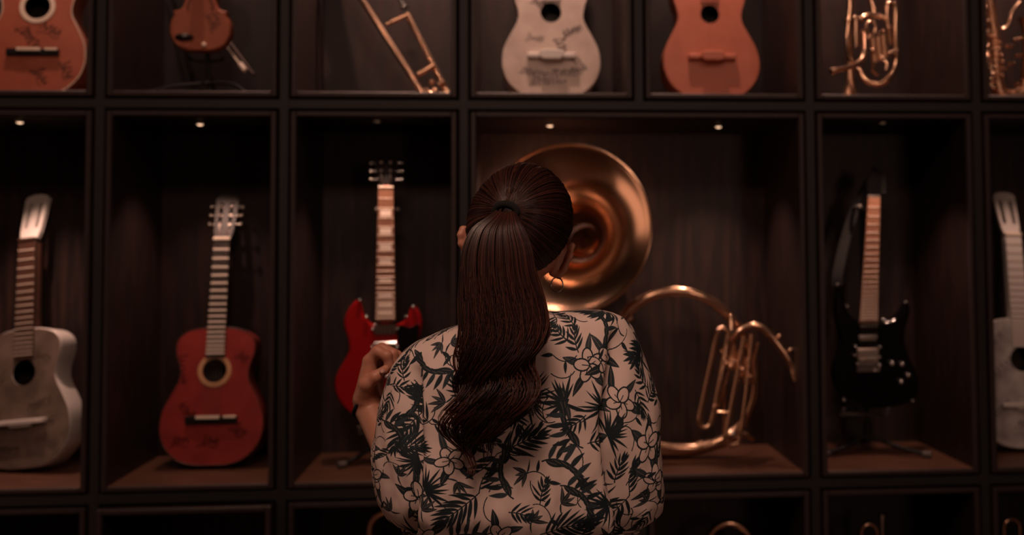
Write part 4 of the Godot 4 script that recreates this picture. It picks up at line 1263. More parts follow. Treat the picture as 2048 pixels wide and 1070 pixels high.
func blouse(p: Node3D) -> void:
	# [left end, right end, half depth] of each course of the cloth, from the neck to the hem
	var rows := [
		[Vector2(-0.053, 1.403), Vector2(0.049, 1.416), 0.052], [Vector2(-0.085, 1.394), Vector2(0.082, 1.414), 0.066], [Vector2(-0.114, 1.385), Vector2(0.119, 1.416), 0.080], [Vector2(-0.141, 1.373), Vector2(0.153, 1.416), 0.092],
		[Vector2(-0.168, 1.357), Vector2(0.181, 1.408), 0.102], [Vector2(-0.186, 1.338), Vector2(0.198, 1.394), 0.109], [Vector2(-0.196, 1.321), Vector2(0.208, 1.374), 0.114], [Vector2(-0.205, 1.296), Vector2(0.219, 1.338), 0.119],
		[Vector2(-0.212, 1.269), Vector2(0.23, 1.304), 0.123], [Vector2(-0.217, 1.236), Vector2(0.241, 1.262), 0.126], [Vector2(-0.221, 1.21), Vector2(0.245, 1.226), 0.128], [Vector2(-0.224, 1.192), Vector2(0.246, 1.189), 0.130],
		[Vector2(-0.223, 1.172), Vector2(0.246, 1.161), 0.131], [Vector2(-0.219, 1.144), Vector2(0.244, 1.135), 0.131], [Vector2(-0.215, 1.115), Vector2(0.238, 1.113), 0.130], [Vector2(-0.207, 1.098), Vector2(0.226, 1.093), 0.126],
		[Vector2(-0.192, 1.085), Vector2(0.213, 1.079), 0.120], [Vector2(-0.172, 1.074), Vector2(0.201, 1.066), 0.102], [Vector2(-0.163, 1.067), Vector2(0.197, 1.059), 0.096], [Vector2(-0.168, 1.053), Vector2(0.204, 1.044), 0.110], [Vector2(-0.177, 1.005), Vector2(0.219, 0.995), 0.128], [Vector2(-0.185, 0.957), Vector2(0.231, 0.945), 0.138]]
	var lefts := []
	var rights := []
	var deeps := []
	for q in rows:
		lefts.append(q[0]); rights.append(q[1]); deeps.append(Vector2(q[2], 0))
	lefts = curve(lefts, 6); rights = curve(rights, 6); deeps = curve(deeps, 6)
	var nr := lefts.size()
	var nc := 200
	var nz := FastNoiseLite.new()
	nz.seed = 9
	nz.frequency = 1.0
	nz.fractal_octaves = 3
	var mb := MB.new()
	var vlen := 0.0
	var prev := Vector3.ZERO
	var pos := []
	for r in nr:
		var L: Vector2 = lefts[r]
		var R: Vector2 = rights[r]
		var hw := (R.x - L.x) / 2
		var cx := (R.x + L.x) / 2
		var dp: float = deeps[r].x
		var row := []
		var f := float(r) / (nr - 1)
		for j in nc:
			var th := -PI / 2 - TAU * (j - nc / 2) / nc + PI    # the middle column is at the back
			var ct := cos(th)
			var st := sin(th)
			var x := signf(ct) * pow(absf(ct), 0.84)
			var z := signf(st) * pow(absf(st), 0.84)
			var y := lerpf(L.y, R.y, x * 0.5 + 0.5)
			var w := Vector3(cx + hw * x, y, 1.87 + dp * z)
			# folds: long soft drapes, gathers at the waist, creases where the arms meet the back
			var low := smoothstep(0.25, 0.80, f)
			var disp := 0.016 * nz.get_noise_3d(w.x * 9.0, w.y * 3.2, w.z * 3.0) * (0.35 + low)
			disp += 0.005 * nz.get_noise_3d(w.x * 26.0 + 3.0, w.y * 9.0, w.z * 8.0) * (0.3 + low)
			var gather := exp(-pow((f - 0.845) / 0.055, 2.0))
			disp += gather * 0.010 * sin(th * 40.0 + 5.0 * nz.get_noise_2d(w.x * 8.0, 3.0))
			if st > 0.0:
				var e := smoothstep(0.20, 0.34, f) * (1.0 - smoothstep(0.76, 0.83, f))
				var xr: float = lerpf(0.150, 0.172, f)
				var xl: float = lerpf(-0.135, -0.165, f)
				disp -= e * 0.022 * exp(-pow((w.x - xr - 0.012 * sin(w.y * 24.0)) / 0.014, 2.0))
				disp += e * 0.010 * exp(-pow((w.x - xr + 0.030) / 0.020, 2.0))
				disp -= e * 0.020 * exp(-pow((w.x - xl + 0.010 * sin(w.y * 20.0)) / 0.014, 2.0))
				disp += e * 0.009 * exp(-pow((w.x - xl - 0.028) / 0.020, 2.0))
				disp -= 0.010 * smoothstep(0.2, 0.4, f) * (1.0 - smoothstep(0.6, 0.8, f)) * exp(-pow((w.x - 0.02) / 0.05, 2.0))   # the hollow of the spine
				disp += 0.008 * low * sin(9.0 * w.x + 30.0 * (w.y - 1.1)) * exp(-pow((f - 0.74) / 0.08, 2.0))
			w += Vector3(ct * hw, 0, st * dp).normalized() * disp
			row.append(w)
		pos.append(row)
	for r in nr:
		var row: Array = pos[r]
		if r > 0:
			vlen += (row[nc / 2] as Vector3).distance_to(prev)
		prev = row[nc / 2]
		var arc := []
		arc.resize(nc + 1)
		arc[nc / 2] = 0.0
		for j in range(nc / 2 + 1, nc + 1):
			arc[j] = arc[j - 1] + (row[j % nc] as Vector3).distance_to(row[j - 1])
		for j in range(nc / 2 - 1, -1, -1):
			arc[j] = arc[j + 1] - (row[j] as Vector3).distance_to(row[j + 1])
		for j in nc + 1:
			var a: Vector3 = pos[r][(j + 1) % nc] - pos[r][(j - 1 + nc) % nc]
			var b: Vector3 = pos[mini(r + 1, nr - 1)][j % nc] - pos[maxi(r - 1, 0)][j % nc]
			var nn := a.cross(b).normalized()
			var w: Vector3 = row[j % nc]
			var out := Vector3(w.x - 0.01, 0.0, w.z - 1.87) + Vector3(0, 0.05 if r < 20 else 0.0, 0)
			if nn.dot(out) < 0.0:
				nn = -nn
			mb.vert(w, nn, Vector2(arc[j] / 0.52 + 0.37, vlen / 0.52 + 0.18))
	for r in nr - 1:
		for j in nc:
			mb.quad(r * (nc + 1) + j, r * (nc + 1) + j + 1, (r + 1) * (nc + 1) + j + 1, (r + 1) * (nc + 1) + j)
	part("blouse", mb, M.printed_cloth, p, "pale blouse with dark palm leaf print")

func hair(p: Node3D, H: Vector3, tilt: Basis) -> void:
	rng.seed = 31
	var rad := Vector3(0.0875, 0.108, 0.100)
	var tie := Vector3(-0.006, 1.579, 1.952)
	var d0 := ((tilt.inverse() * (tie - H)) / rad).normalized()
	var up := (Vector3.UP - d0 * d0.y).normalized()
	var side := up.cross(d0).normalized()
	var base := [Color(0.022, 0.0095, 0.0075), Color(0.044, 0.0165, 0.012), Color(0.012, 0.0065, 0.0055), Color(0.090, 0.030, 0.020), Color(0.026, 0.0115, 0.0085)]
	var mb := MB.new()
	# the mass of the hair on the skull
	var na := 22
	var nf := 64
	for r in na + 1:
		for s in nf + 1:
			var w := TAU * s / nf
			var e := up * cos(w) + side * sin(w)
			var far := _reach(w)
			var a := far * r / na
			var dir := d0 * cos(a) + e * sin(a)
			mb.vert(H + tilt * (dir * rad * 0.99), (tilt * (dir / rad)).normalized(), Vector2.ZERO, base[2])
	for r in na:
		for s in nf:
			mb.quad(r * (nf + 1) + s, r * (nf + 1) + s + 1, (r + 1) * (nf + 1) + s + 1, (r + 1) * (nf + 1) + s)
	# strands combed back to the tie
	for q in 3600:
		var w := TAU * (q + rng.randf()) / 3600.0
		var lock := sin(w * 23.0) * 0.5 + sin(w * 57.0 + 1.0) * 0.5
		var far := _reach(w) * (1.0 if q % 3 else rng.randf_range(0.5, 1.0))
		var h := 0.006 + 0.022 * rng.randf() + 0.010 * lock
		var wob := rng.randf_range(-0.02, 0.02)
		var col: Color = base[int(absf(lock) * 2.4 + rng.randf() * 2.0) % 5]
		var path := []
		for s in 11:
			var f := s / 10.0
			var a := lerpf(0.10, far, f)
			var ww := w + wob * sin(f * 3.0)
			var e := up * cos(ww) + side * sin(ww)
			var dir := d0 * cos(a) + e * sin(a)
			var hh := h * smoothstep(0.0, 0.35, f) + 0.03 * (1.0 - smoothstep(0.0, 0.22, f))
			path.append(H + tilt * (dir * rad * (1.0 + hh - (0.03 * f * f if f > 0.8 else 0.0))))
		mb.tube(path, 0.00062, 3, false, false, col)
	var cap := part("hair", mb, M.hair, p, "dark brown hair combed back")
	cap.set_meta("kind", "stuff")
	mb = MB.new()
	var ring := []
	for s in 24:
		var w := TAU * s / 24
		ring.append(tie + tilt * ((up * cos(w) * 0.6 + side * sin(w)) * 0.0175) + Vector3(0, -0.002, 0.010 + 0.004 * cos(w)))
	mb.tube(ring, 0.006, 8, false, true)
	part("hair_tie", mb, M.felt, p)
	# the ponytail: [middle, half width, depth] down its length
	var mids := []
	var wids := []
	for q in [[Vector3(-0.007, 1.574, 1.96), 0.014, 0.012], [Vector3(-0.011, 1.563, 1.974), 0.024, 0.016], [Vector3(-0.018, 1.546, 1.986), 0.039, 0.018], [Vector3(-0.019, 1.517, 1.996), 0.052, 0.019], [Vector3(-0.018, 1.479, 2.004), 0.058, 0.020], [Vector3(-0.013, 1.442, 2.012), 0.066, 0.020], [Vector3(-0.01, 1.409, 2.02), 0.069, 0.020], [Vector3(-0.011, 1.377, 2.026), 0.066, 0.019], [Vector3(-0.019, 1.344, 2.03), 0.060, 0.018], [Vector3(-0.027, 1.312, 2.032), 0.062, 0.018], [Vector3(-0.03, 1.281, 2.032), 0.064, 0.017], [Vector3(-0.038, 1.252, 2.03), 0.052, 0.015], [Vector3(-0.048, 1.224, 2.028), 0.034, 0.012], [Vector3(-0.059, 1.187, 2.024), 0.018, 0.008]]:
		mids.append(q[0]); wids.append(Vector2(q[1], q[2]))
	var pm := curve(mids, 3)
	var pw := curve(wids, 3)
	var np := pm.size()
	mb = MB.new()
	var locks := []
	for q in 46:
		locks.append([rng.randf_range(-1, 1), rng.randf_range(-0.6, 1.0), rng.randf() * TAU, rng.randf_range(0.75, 1.0), base[rng.randi() % 5], rng.randf_range(0.7, 1.3)])
	for q in 3000:
		var l: Array = locks[q % 46]
		var a0 := rng.randf_range(-1, 1)
		var b0 := rng.randf_range(-0.8, 1.0)
		var spread := sqrt(maxf(0.0, 1.0 - a0 * a0 * 0.85))
		var stop: int = int(np * clampf(l[3] + rng.randf_range(-0.08, 0.04) - 0.10 * maxf(0.0, l[0]), 0.5, 1.0))
		var path := []
		for s in stop:
			var f := float(s) / (np - 1)
			var gather := smoothstep(0.25, 0.85, f) * 0.72             # strands close up into locks towards the ends
			var a := lerpf(a0, l[0], gather)
			var b := lerpf(b0, l[1], gather) * lerpf(spread, 1.0, gather)
			var m: Vector3 = pm[s]
			var wd: Vector2 = pw[s]
			var wave: float = smoothstep(0.42, 0.75, f) * 0.0150 * l[5]
			var y := m.y * 58.0
			path.append(Vector3(m.x + a * wd.x + wave * sin(y + l[2] * 0.5), m.y + 0.004 * a * a, m.z + b * wd.y + wave * 0.5 * cos(y + l[2] * 0.5)))
		var col: Color = (l[4] as Color).lerp(base[q % 5], 0.35)
		var rr := []
		for s in path.size():
			rr.append(0.00085 * (1.0 - 0.55 * pow(float(s) / path.size(), 3.0)))
		mb.tube(path, rr, 3, false, false, col)
	var pt := part("ponytail", mb, M.hair, p, "long wavy dark brown ponytail")
	pt.set_meta("kind", "stuff")

func _reach(w: float) -> float:                          # how far the hair grows from the tie, by direction (0 = up)
	var c := cos(w)
	return lerpf(1.50, 2.35, c) if c > 0.0 else lerpf(1.50, 1.05, -c)

func woman() -> void:
	var base := Vector3(0.02, 0, 1.87)
	var p := thing("person", "woman seen from behind in leaf print blouse with a long ponytail", "person", base)
	var H := Vector3(0.017, 1.551, 1.85)
	var tilt := Basis(Vector3.BACK, deg_to_rad(-11))
	var skin: Material = M.skin
	var mb := MB.new()
	# trunk, arms and legs
	var ls := Vector3(-0.142, 1.319, 1.87)
	var rs := Vector3(0.151, 1.355, 1.87)
	var le := Vector3(-0.138, 1.079, 1.84)
	var re := Vector3(0.204, 1.135, 1.85)
	var lw := Vector3(-0.252, 1.235, 1.7)
	var rw := Vector3(0.181, 0.965, 1.72)
	var nk := Vector3(-0.002, 1.401, 1.86)
	var bones := [
		[nk, H + Vector3(-0.008, -0.04, 0.0), 0.050, 0.046],
		[ls.lerp(nk, 0.45) - Vector3(0, 0.05, 0), rs.lerp(nk, 0.45) - Vector3(0, 0.05, 0), 0.05, 0.05], [ls, nk - Vector3(0, 0.03, 0), 0.032, 0.036], [rs, nk - Vector3(0, 0.03, 0), 0.032, 0.036],
		[Vector3(-0.06, 1.28, 1.87), Vector3(0.08, 1.28, 1.87), 0.095, 0.095], [Vector3(-0.03, 1.08, 1.87), Vector3(0.07, 1.08, 1.87), 0.085, 0.085], [Vector3(0.02, 1.28, 1.87), Vector3(0.02, 1.05, 1.87), 0.10, 0.095],
		[Vector3(-0.045, 0.93, 1.87), Vector3(0.085, 0.93, 1.87), 0.105, 0.105],
		[ls, le, 0.040, 0.036], [le, lw, 0.038, 0.0245], [rs, re, 0.040, 0.036], [re, rw, 0.038, 0.026],
		[Vector3(-0.07, 0.88, 1.87), Vector3(-0.075, 0.47, 1.86), 0.082, 0.052], [Vector3(-0.075, 0.47, 1.86), Vector3(-0.08, 0.09, 1.89), 0.052, 0.036],
		[Vector3(0.11, 0.88, 1.87), Vector3(0.115, 0.47, 1.86), 0.082, 0.052], [Vector3(0.115, 0.47, 1.86), Vector3(0.12, 0.09, 1.89), 0.052, 0.036],
		[Vector3(-0.08, 0.06, 1.90), Vector3(-0.085, 0.04, 1.75), 0.036, 0.030], [Vector3(0.12, 0.06, 1.90), Vector3(0.125, 0.04, 1.75), 0.036, 0.030]]
	blob(mb, bones, 0.03, 0.013)
	# head with face and ears
	var hd := func(x: float, y: float, z: float) -> Vector3: return H + tilt * Vector3(x, y, z)
	var head := [
		[hd.call(-0.008, 0.024, 0.012), hd.call(0.008, 0.024, 0.012), 0.066, 0.066], [hd.call(0, 0.02, -0.026), hd.call(0, 0.0, -0.02), 0.068, 0.064],
		[hd.call(-0.025, -0.02, -0.03), hd.call(0.025, -0.02, -0.03), 0.050, 0.050], [hd.call(0, -0.055, -0.04), hd.call(0, -0.088, -0.062), 0.045, 0.022],
		[hd.call(-0.045, -0.045, -0.01), hd.call(-0.015, -0.092, -0.05), 0.022, 0.016], [hd.call(0.045, -0.045, -0.01), hd.call(0.015, -0.092, -0.05), 0.022, 0.016],
		[hd.call(0, 0.0, -0.092), hd.call(0, -0.038, -0.108), 0.007, 0.010], [hd.call(-0.011, -0.04, -0.096), hd.call(0.011, -0.04, -0.096), 0.007, 0.007],
		[hd.call(-0.018, -0.062, -0.088), hd.call(0.018, -0.062, -0.088), 0.006, 0.006], [hd.call(-0.014, -0.07, -0.087), hd.call(0.014, -0.07, -0.087), 0.006, 0.006],
		[hd.call(-0.045, 0.018, -0.078), hd.call(-0.014, 0.018, -0.09), 0.008, 0.008], [hd.call(0.045, 0.018, -0.078), hd.call(0.014, 0.018, -0.09), 0.008, 0.008],
		[hd.call(-0.008, -0.03, 0.015), nk, 0.046, 0.048]]
	blob(mb, head, 0.014, 0.0045)
	for s in [-1.0, 1.0]:
		var ear := [[Vector3(0.103, 1.522, 1.838), Vector3(0.1, 1.506, 1.846), 0.0052, 0.0046], [Vector3(0.1, 1.506, 1.846), Vector3(0.091, 1.485, 1.848), 0.0046, 0.0044], [Vector3(0.091, 1.485, 1.848), Vector3(0.081, 1.472, 1.842), 0.0044, 0.0055], [Vector3(0.103, 1.522, 1.838), Vector3(0.095, 1.526, 1.826), 0.0052, 0.005], [Vector3(0.093, 1.516, 1.832), Vector3(0.077, 1.477, 1.836), 0.008, 0.006], [Vector3(0.084, 1.512, 1.835), Vector3(0.072, 1.478, 1.838), 0.010, 0.007]]
		if s < 0:
			ear = [[Vector3(-0.078, 1.551, 1.838), Vector3(-0.082, 1.542, 1.842), 0.0050, 0.0048], [Vector3(-0.082, 1.542, 1.842), Vector3(-0.081, 1.527, 1.842), 0.0048, 0.0045], [Vector3(-0.081, 1.527, 1.842), Vector3(-0.076, 1.518, 1.84), 0.0045, 0.0055], [Vector3(-0.072, 1.545, 1.835), Vector3(-0.071, 1.521, 1.838), 0.008, 0.007], [Vector3(-0.078, 1.551, 1.838), Vector3(-0.068, 1.551, 1.828), 0.005, 0.005]]
		blob(mb, ear, 0.006, 0.0025)
	# left hand: wrist, palm, thumb and four curled fingers
	var k1 := Vector3(-0.249, 1.32, 1.705)
	var k2 := Vector3(-0.246, 1.321, 1.68)
	var k3 := Vector3(-0.241, 1.315, 1.66)
	var k4 := Vector3(-0.239, 1.305, 1.642)
	var hand := [
		[le.lerp(lw, 0.55), lw, 0.030, 0.0235], [lw, Vector3(-0.254, 1.251, 1.7), 0.0235, 0.024],
		[Vector3(-0.256, 1.251, 1.702), k1, 0.0225, 0.0125], [Vector3(-0.254, 1.249, 1.69), k2, 0.020, 0.0125], [Vector3(-0.25, 1.248, 1.68), k3, 0.018, 0.012], [Vector3(-0.247, 1.247, 1.675), k4, 0.016, 0.011],
		[Vector3(-0.259, 1.257, 1.712), Vector3(-0.251, 1.283, 1.728), 0.0165, 0.0135], [Vector3(-0.251, 1.283, 1.728), Vector3(-0.236, 1.295, 1.732), 0.0125, 0.0108], [Vector3(-0.236, 1.295, 1.732), Vector3(-0.222, 1.305, 1.728), 0.0105, 0.0085],
		[k1, Vector3(-0.235, 1.338, 1.712), 0.0112, 0.0102], [Vector3(-0.235, 1.338, 1.712), Vector3(-0.217, 1.331, 1.722), 0.0100, 0.0092], [Vector3(-0.217, 1.331, 1.722), Vector3(-0.212, 1.313, 1.722), 0.0090, 0.0080],
		[k2, Vector3(-0.23, 1.34, 1.688), 0.0112, 0.0102], [Vector3(-0.23, 1.34, 1.688), Vector3(-0.209, 1.332, 1.698), 0.0100, 0.0092], [Vector3(-0.209, 1.332, 1.698), Vector3(-0.205, 1.312, 1.7), 0.0090, 0.0080],
		[k3, Vector3(-0.225, 1.335, 1.664), 0.0108, 0.0098], [Vector3(-0.225, 1.335, 1.664), Vector3(-0.204, 1.326, 1.674), 0.0096, 0.0088], [Vector3(-0.204, 1.326, 1.674), Vector3(-0.202, 1.305, 1.676), 0.0086, 0.0078],
		[k4, Vector3(-0.222, 1.325, 1.644), 0.0098, 0.0088], [Vector3(-0.222, 1.325, 1.644), Vector3(-0.204, 1.316, 1.652), 0.0086, 0.0078], [Vector3(-0.204, 1.316, 1.652), Vector3(-0.204, 1.299, 1.654), 0.0076, 0.0070]]
	blob(mb, hand, 0.005, 0.003)
	var rh := []
	for q in 4:
		var o := Vector3(-0.03, -0.0, 0.0) + Vector3(0.016, -0.004, -0.012) * q
		rh.append([rw, rw + Vector3(-0.04, -0.02, -0.05) + o * 0.6, 0.022, 0.012])
		rh.append([rw + Vector3(-0.04, -0.02, -0.05) + o * 0.6, rw + Vector3(-0.075, -0.025, -0.075) + o * 0.7, 0.0105, 0.0095])
		rh.append([rw + Vector3(-0.075, -0.025, -0.075) + o * 0.7, rw + Vector3(-0.10, -0.045, -0.07) + o * 0.75, 0.0095, 0.008])
	rh.append([rw + Vector3(-0.01, 0.01, -0.015), rw + Vector3(-0.05, 0.025, -0.035), 0.013, 0.010])
	rh.append([rw + Vector3(-0.05, 0.025, -0.035), rw + Vector3(-0.075, 0.02, -0.055), 0.010, 0.0085])
	blob(mb, rh, 0.005, 0.004)
	part("body", mb, skin, p)
	mb = MB.new()
	mb.ball(Vector3(-0.223, 1.304, 1.738), 0.0075, 10, Vector3(0.75, 1.0, 0.35))
	part("thumb_nail", mb, M.nail, p)
	for s in [-1.0, 1.0]:
		mb = MB.new(); mb.ball(hd.call(0.031 * s, 0.004, -0.079), 0.0115); part("eye", mb, M.ivory, p)
	blouse(p)
	hair(p, H, tilt)
	# trousers and shoes, below the picture
	mb = MB.new()
	blob(mb, [[Vector3(-0.05, 0.97, 1.87), Vector3(0.09, 0.97, 1.87), 0.115, 0.115], [Vector3(-0.055, 0.90, 1.87), Vector3(0.095, 0.90, 1.87), 0.125, 0.125], [Vector3(-0.07, 0.86, 1.87), Vector3(-0.075, 0.47, 1.865), 0.095, 0.075], [Vector3(-0.075, 0.47, 1.865), Vector3(-0.08, 0.12, 1.885), 0.075, 0.068], [Vector3(0.11, 0.86, 1.87), Vector3(0.115, 0.47, 1.865), 0.095, 0.075], [Vector3(0.115, 0.47, 1.865), Vector3(0.12, 0.12, 1.885), 0.075, 0.068]], 0.025, 0.016)
	part("trousers", mb, M.trousers, p)
	for s in [-0.082, 0.122]:
		mb = MB.new()
		blob(mb, [[Vector3(s, 0.050, 1.915), Vector3(s * 1.02, 0.045, 1.74), 0.046, 0.040], [Vector3(s, 0.050, 1.91), Vector3(s, 0.10, 1.895), 0.046, 0.044], [Vector3(s, 0.022, 1.93), Vector3(s * 1.02, 0.022, 1.72), 0.022, 0.022]], 0.02, 0.012)
		part("shoe", mb, M.black_plastic, p)
	# what she wears
	mb = MB.new()
	var c := Vector3(-0.253, 1.238, 1.7)
	var axis := (lw - le).normalized()
	var u := axis.cross(Vector3.RIGHT).normalized()
	var w2 := axis.cross(u)
	var ring := []
	for s in 32:
		ring.append(c + (u * cos(TAU * s / 32) + w2 * sin(TAU * s / 32)) * 0.0262)
	mb.tube(ring, 0.0034, 8, false, true)
	var br := part("bracelet", mb, M.felt, p, "thin black band on the left wrist")
	mb = MB.new(); mb.ball(Vector3(-0.273, 1.238, 1.7), 0.004); part("clasp", mb, M.steel, br)
	mb = MB.new()
	var e := Vector3(0.078, 1.458, 1.845)
	ring = []
	for s in 40:
		ring.append(e + Vector3(cos(TAU * s / 40) * 0.0098, sin(TAU * s / 40) * 0.0120, cos(TAU * s / 40) * 0.004))
	mb.tube(ring, 0.0012, 8, false, true)
	part("hoop_earring", mb, M.chrome, p, "thin metal hoop in the right ear")
	mb = MB.new()
	e = Vector3(-0.077, 1.508, 1.84)
	ring = []
	for s in 40:
		ring.append(e + Vector3(cos(TAU * s / 40) * 0.004, sin(TAU * s / 40) * 0.0120, cos(TAU * s / 40) * 0.0098))
	mb.tube(ring, 0.0012, 8, false, true)
	part("hoop_earring", mb, M.chrome, p)

func person_materials() -> void:
	var s := mat("skin", Color(0.72, 0.50, 0.41), 0.5)
	s.subsurf_scatter_enabled = true
	s.subsurf_scatter_strength = 0.15
	mat("nail", Color(0.76, 0.60, 0.54), 0.25)
	var h := mat("hair", Color.WHITE, 0.37, 0.0, 0.45)
	h.vertex_color_use_as_albedo = true
	mat("trousers", Color(0.10, 0.10, 0.12), 0.8)

func _ready() -> void:
	camera_and_light()
	materials()
	person_materials()
	room()
	shelf_frame()
	# lamps
	var tr := thing("light_track", "black ceiling track that carries the spotlights", "track", Vector3(0.2, 3.55, 1.25))
	var b := MB.new(); b.box(Vector3(0.2, 3.53, 1.25), Vector3(5.2, 0.04, 0.035), 0.003); part("rail", b, M.black_paint, tr)
	var spots := [[-2.0, -1.75, 1.0], [-1.2, -1.05, 1.0], [-0.45, -0.45, 1.0], [0.25, 0.2, 1.0], [0.95, 0.8, 1.0], [1.6, 1.45, 1.0], [2.2, 2.0, 1.0]]
	for k in spots.size():
		track_spot(spots[k][0], Vector3(spots[k][1], 1.35, -0.2), 0.14 * spots[k][2], "black ceiling spotlight, %s on the track from the left" % ["first", "second", "third", "fourth", "fifth", "sixth", "seventh"][k])
	var lp := thing("wall_light_panel", "upright warm backlit panel on the wall behind the viewer, to the right", "light panel", Vector3(2.1, 1.2, 5.39))
	b = MB.new(); b.box(Vector3(2.1, 1.75, 5.385), Vector3(0.66, 1.16, 0.03), 0.004); part("panel_frame", b, M.black_paint, lp)
	b = MB.new(); b.box(Vector3(2.1, 1.75, 5.365), Vector3(0.6, 1.1, 0.012), 0.002); part("lit_face", b, M.lit_panel, lp)
	area(Vector3(2.1, 1.75, 5.35), Vector3(2.1, 1.75, 0), Vector2(0.6, 1.1), 1.05, Color(1.0, 0.80, 0.71))
	var wp := thing("wall_light_panel", "tall warm backlit panel on the left wall beside the shelves", "light panel", Vector3(-3.3, 0.2, 0.95))
	b = MB.new(); b.box(Vector3(-3.285, 1.3, 0.95), Vector3(0.03, 2.26, 1.16), 0.004); part("panel_frame", b, M.black_paint, wp)
	b = MB.new(); b.box(Vector3(-3.265, 1.3, 0.95), Vector3(0.012, 2.2, 1.1), 0.002); part("lit_face", b, M.lit_panel, wp)
	area(Vector3(-3.25, 1.3, 0.95), Vector3(0, 1.3, 0.95), Vector2(1.1, 2.2), 0.30, Color(1.0, 0.78, 0.68))
	var cp := thing("added_ceiling_panel", "added square warm ceiling panel, unseen, lighting the woman from above", "light panel", Vector3(-0.25, 3.55, 3.3))
	b = MB.new(); b.box(Vector3(-0.25, 3.535, 3.3), Vector3(0.94, 0.03, 0.94), 0.004); part("panel_frame", b, M.black_paint, cp)
	b = MB.new(); b.box(Vector3(-0.25, 3.518, 3.3), Vector3(0.9, 0.012, 0.9), 0.002); part("lit_face", b, M.lit_panel, cp)
	area(Vector3(-0.25, 3.505, 3.3), Vector3(-0.25, 0, 3.3), Vector2(0.9, 0.9), 4.3, Color(1.0, 0.80, 0.70))  # unseen ceiling panel, added to brighten the woman's back and hair
	ceiling_puck(Vector3(-1.745, 1.98, -0.172), "tiny downlight in the box top above the grey acoustic guitar", 0.8)
	ceiling_puck(Vector3(-1.129, 1.98, -0.213), "tiny downlight in the box top above the red acoustic guitar", 0.42)
	ceiling_puck(Vector3(-0.475, 1.98, -0.11), "tiny dim downlight above the red electric guitar", 0.42, 0.0, false)
	ceiling_puck(Vector3(0.151, 1.98, -0.224), "tiny glowing downlight above the sousaphone bell", 0.5, -0.2, true, 66.0)
	ceiling_puck(Vector3(0.795, 1.98, -0.239), "tiny bright downlight above the sousaphone valves", 0.5)
	ceiling_puck(Vector3(1.385, 1.98, -0.10), "tiny dim downlight above the black electric guitar", 0.55, 0.0, false)
	ceiling_puck(Vector3(1.99, 1.98, -0.17), "tiny downlight above the pale guitar at the right edge", 0.15)
	for k in 7:
		ceiling_puck(Vector3(POST0 + PITCH * (k - 0.5) + [0.0, 0.0, 0.05, -0.10, -0.10, -0.12, 0.0][k], 3.324, -0.16), "downlight in the top of the top row box around the " + ["brown signed guitar", "violin", "trombone", "white signed guitar", "plain orange guitar", "small brass horn", "saxophone"][k], [1.0, 0.9, 2.0, 1.5, 1.25, 1.8, 2.2][k])
	# the boxes
	display_box(-1, 0, "dark wooden box in the bottom row under the grey guitar at left")
	display_box(0, 0, "bottom row wooden box with a lit top edge under the red acoustic guitar", 1, 0.035)
	display_box(1, 0, "bottom row wooden box under the red electric guitar")
	display_box(2, 0, "bottom row wooden box hidden behind the woman's waist")
	display_box(3, 0, "bottom row wooden box under the sousaphone valves")
	display_box(4, 0, "bottom row wooden box under the black electric guitar")
	display_box(5, 0, "bottom row wooden box at the right picture edge")
	display_box(-1, 1, "tall wooden box around the grey acoustic guitar at left")
	display_box(0, 1, "tall wooden box around the red acoustic guitar")
	display_box(1, 1, "tall wooden box around the red electric guitar")
	display_box(2, 1, "double width wooden box around the sousaphone", 2)
	display_box(4, 1, "tall wooden box around the black electric guitar")
	display_box(5, 1, "tall wooden box around the pale guitar at the right edge")
	display_box(-1, 2, "top row wooden box around the brown signed guitar")
	display_box(0, 2, "top row wooden box around the violin")
	display_box(1, 2, "top row wooden box around the trombone")
	display_box(2, 2, "top row wooden box around the white signed guitar")
	display_box(3, 2, "top row wooden box around the plain orange guitar")
	display_box(4, 2, "top row wooden box around the small brass horn")
	display_box(5, 2, "top row wooden box around the saxophone")
	# instruments
	var inkc := Color(0.10, 0.06, 0.06)
	var fy := 0.722
	var ty := 2.066
	var grey := top_paint("grey_top", Color(0.35, 0.30, 0.27), Color(0.45, 0.39, 0.35), inkc, 5, [[0.06, 0.25, 40, 14, 6, 0.35], [0.55, 0.58, -20, 13, 7, 0.4], [0.62, 0.66, 15, 12, 6, 0.35], [0.62, 0.2, 20, 11, 5, 0.3], [0.2, 0.85, 5, 12, 8, 0.35], [0.7, 0.78, 40, 14, 5, 0.35]], 0.5, 0.6)
	acoustic("acoustic_guitar", "grey painted acoustic guitar with slotted pale headstock, far left", Vector3(-1.735, fy + 0.004, -0.275), 9, -13, 4.0, {"nut_half": 0.034, "body": M.white_paint, "top": grey, "bridge": M.white_paint, "bridge_style": "bar", "neck": M.rosewood, "board": M.rosewood, "head": M.white_paint, "nut": M.rosewood, "fret": 0.0024, "hole": 0.047})
	var red := top_paint("red_top", Color(0.52, 0.175, 0.165), Color(0.60, 0.215, 0.195), Color(0.20, 0.03, 0.03), 6, [[0.17, 0.2, 80, 13, 7, 0.7], [0.2, 0.55, 60, 14, 6, 0.7], [0.72, 0.2, 30, 12, 4, 0.6], [0.14, 0.82, 0, 14, 4, 0.8], [0.42, 0.82, 10, 16, 4, 0.85], [0.72, 0.72, 40, 14, 4, 0.75], [0.3, 0.62, 50, 10, 4, 0.6]], 0.35, 0.5)
	acoustic("acoustic_guitar", "red acoustic guitar with black bridge and signatures", Vector3(-1.088, fy, -0.275), 9.5, 0, 0, {"body": M.red_paint, "top": red, "bridge": M.black_plastic, "bridge_style": "tie", "neck": M.rosewood, "board": M.ebony, "head": M.dark_wood, "rosette": M.maple, "binding": M.rosewood, "tuners": true, "strings": true, "fret": 0.0036, "fret_mat": M.pearl})
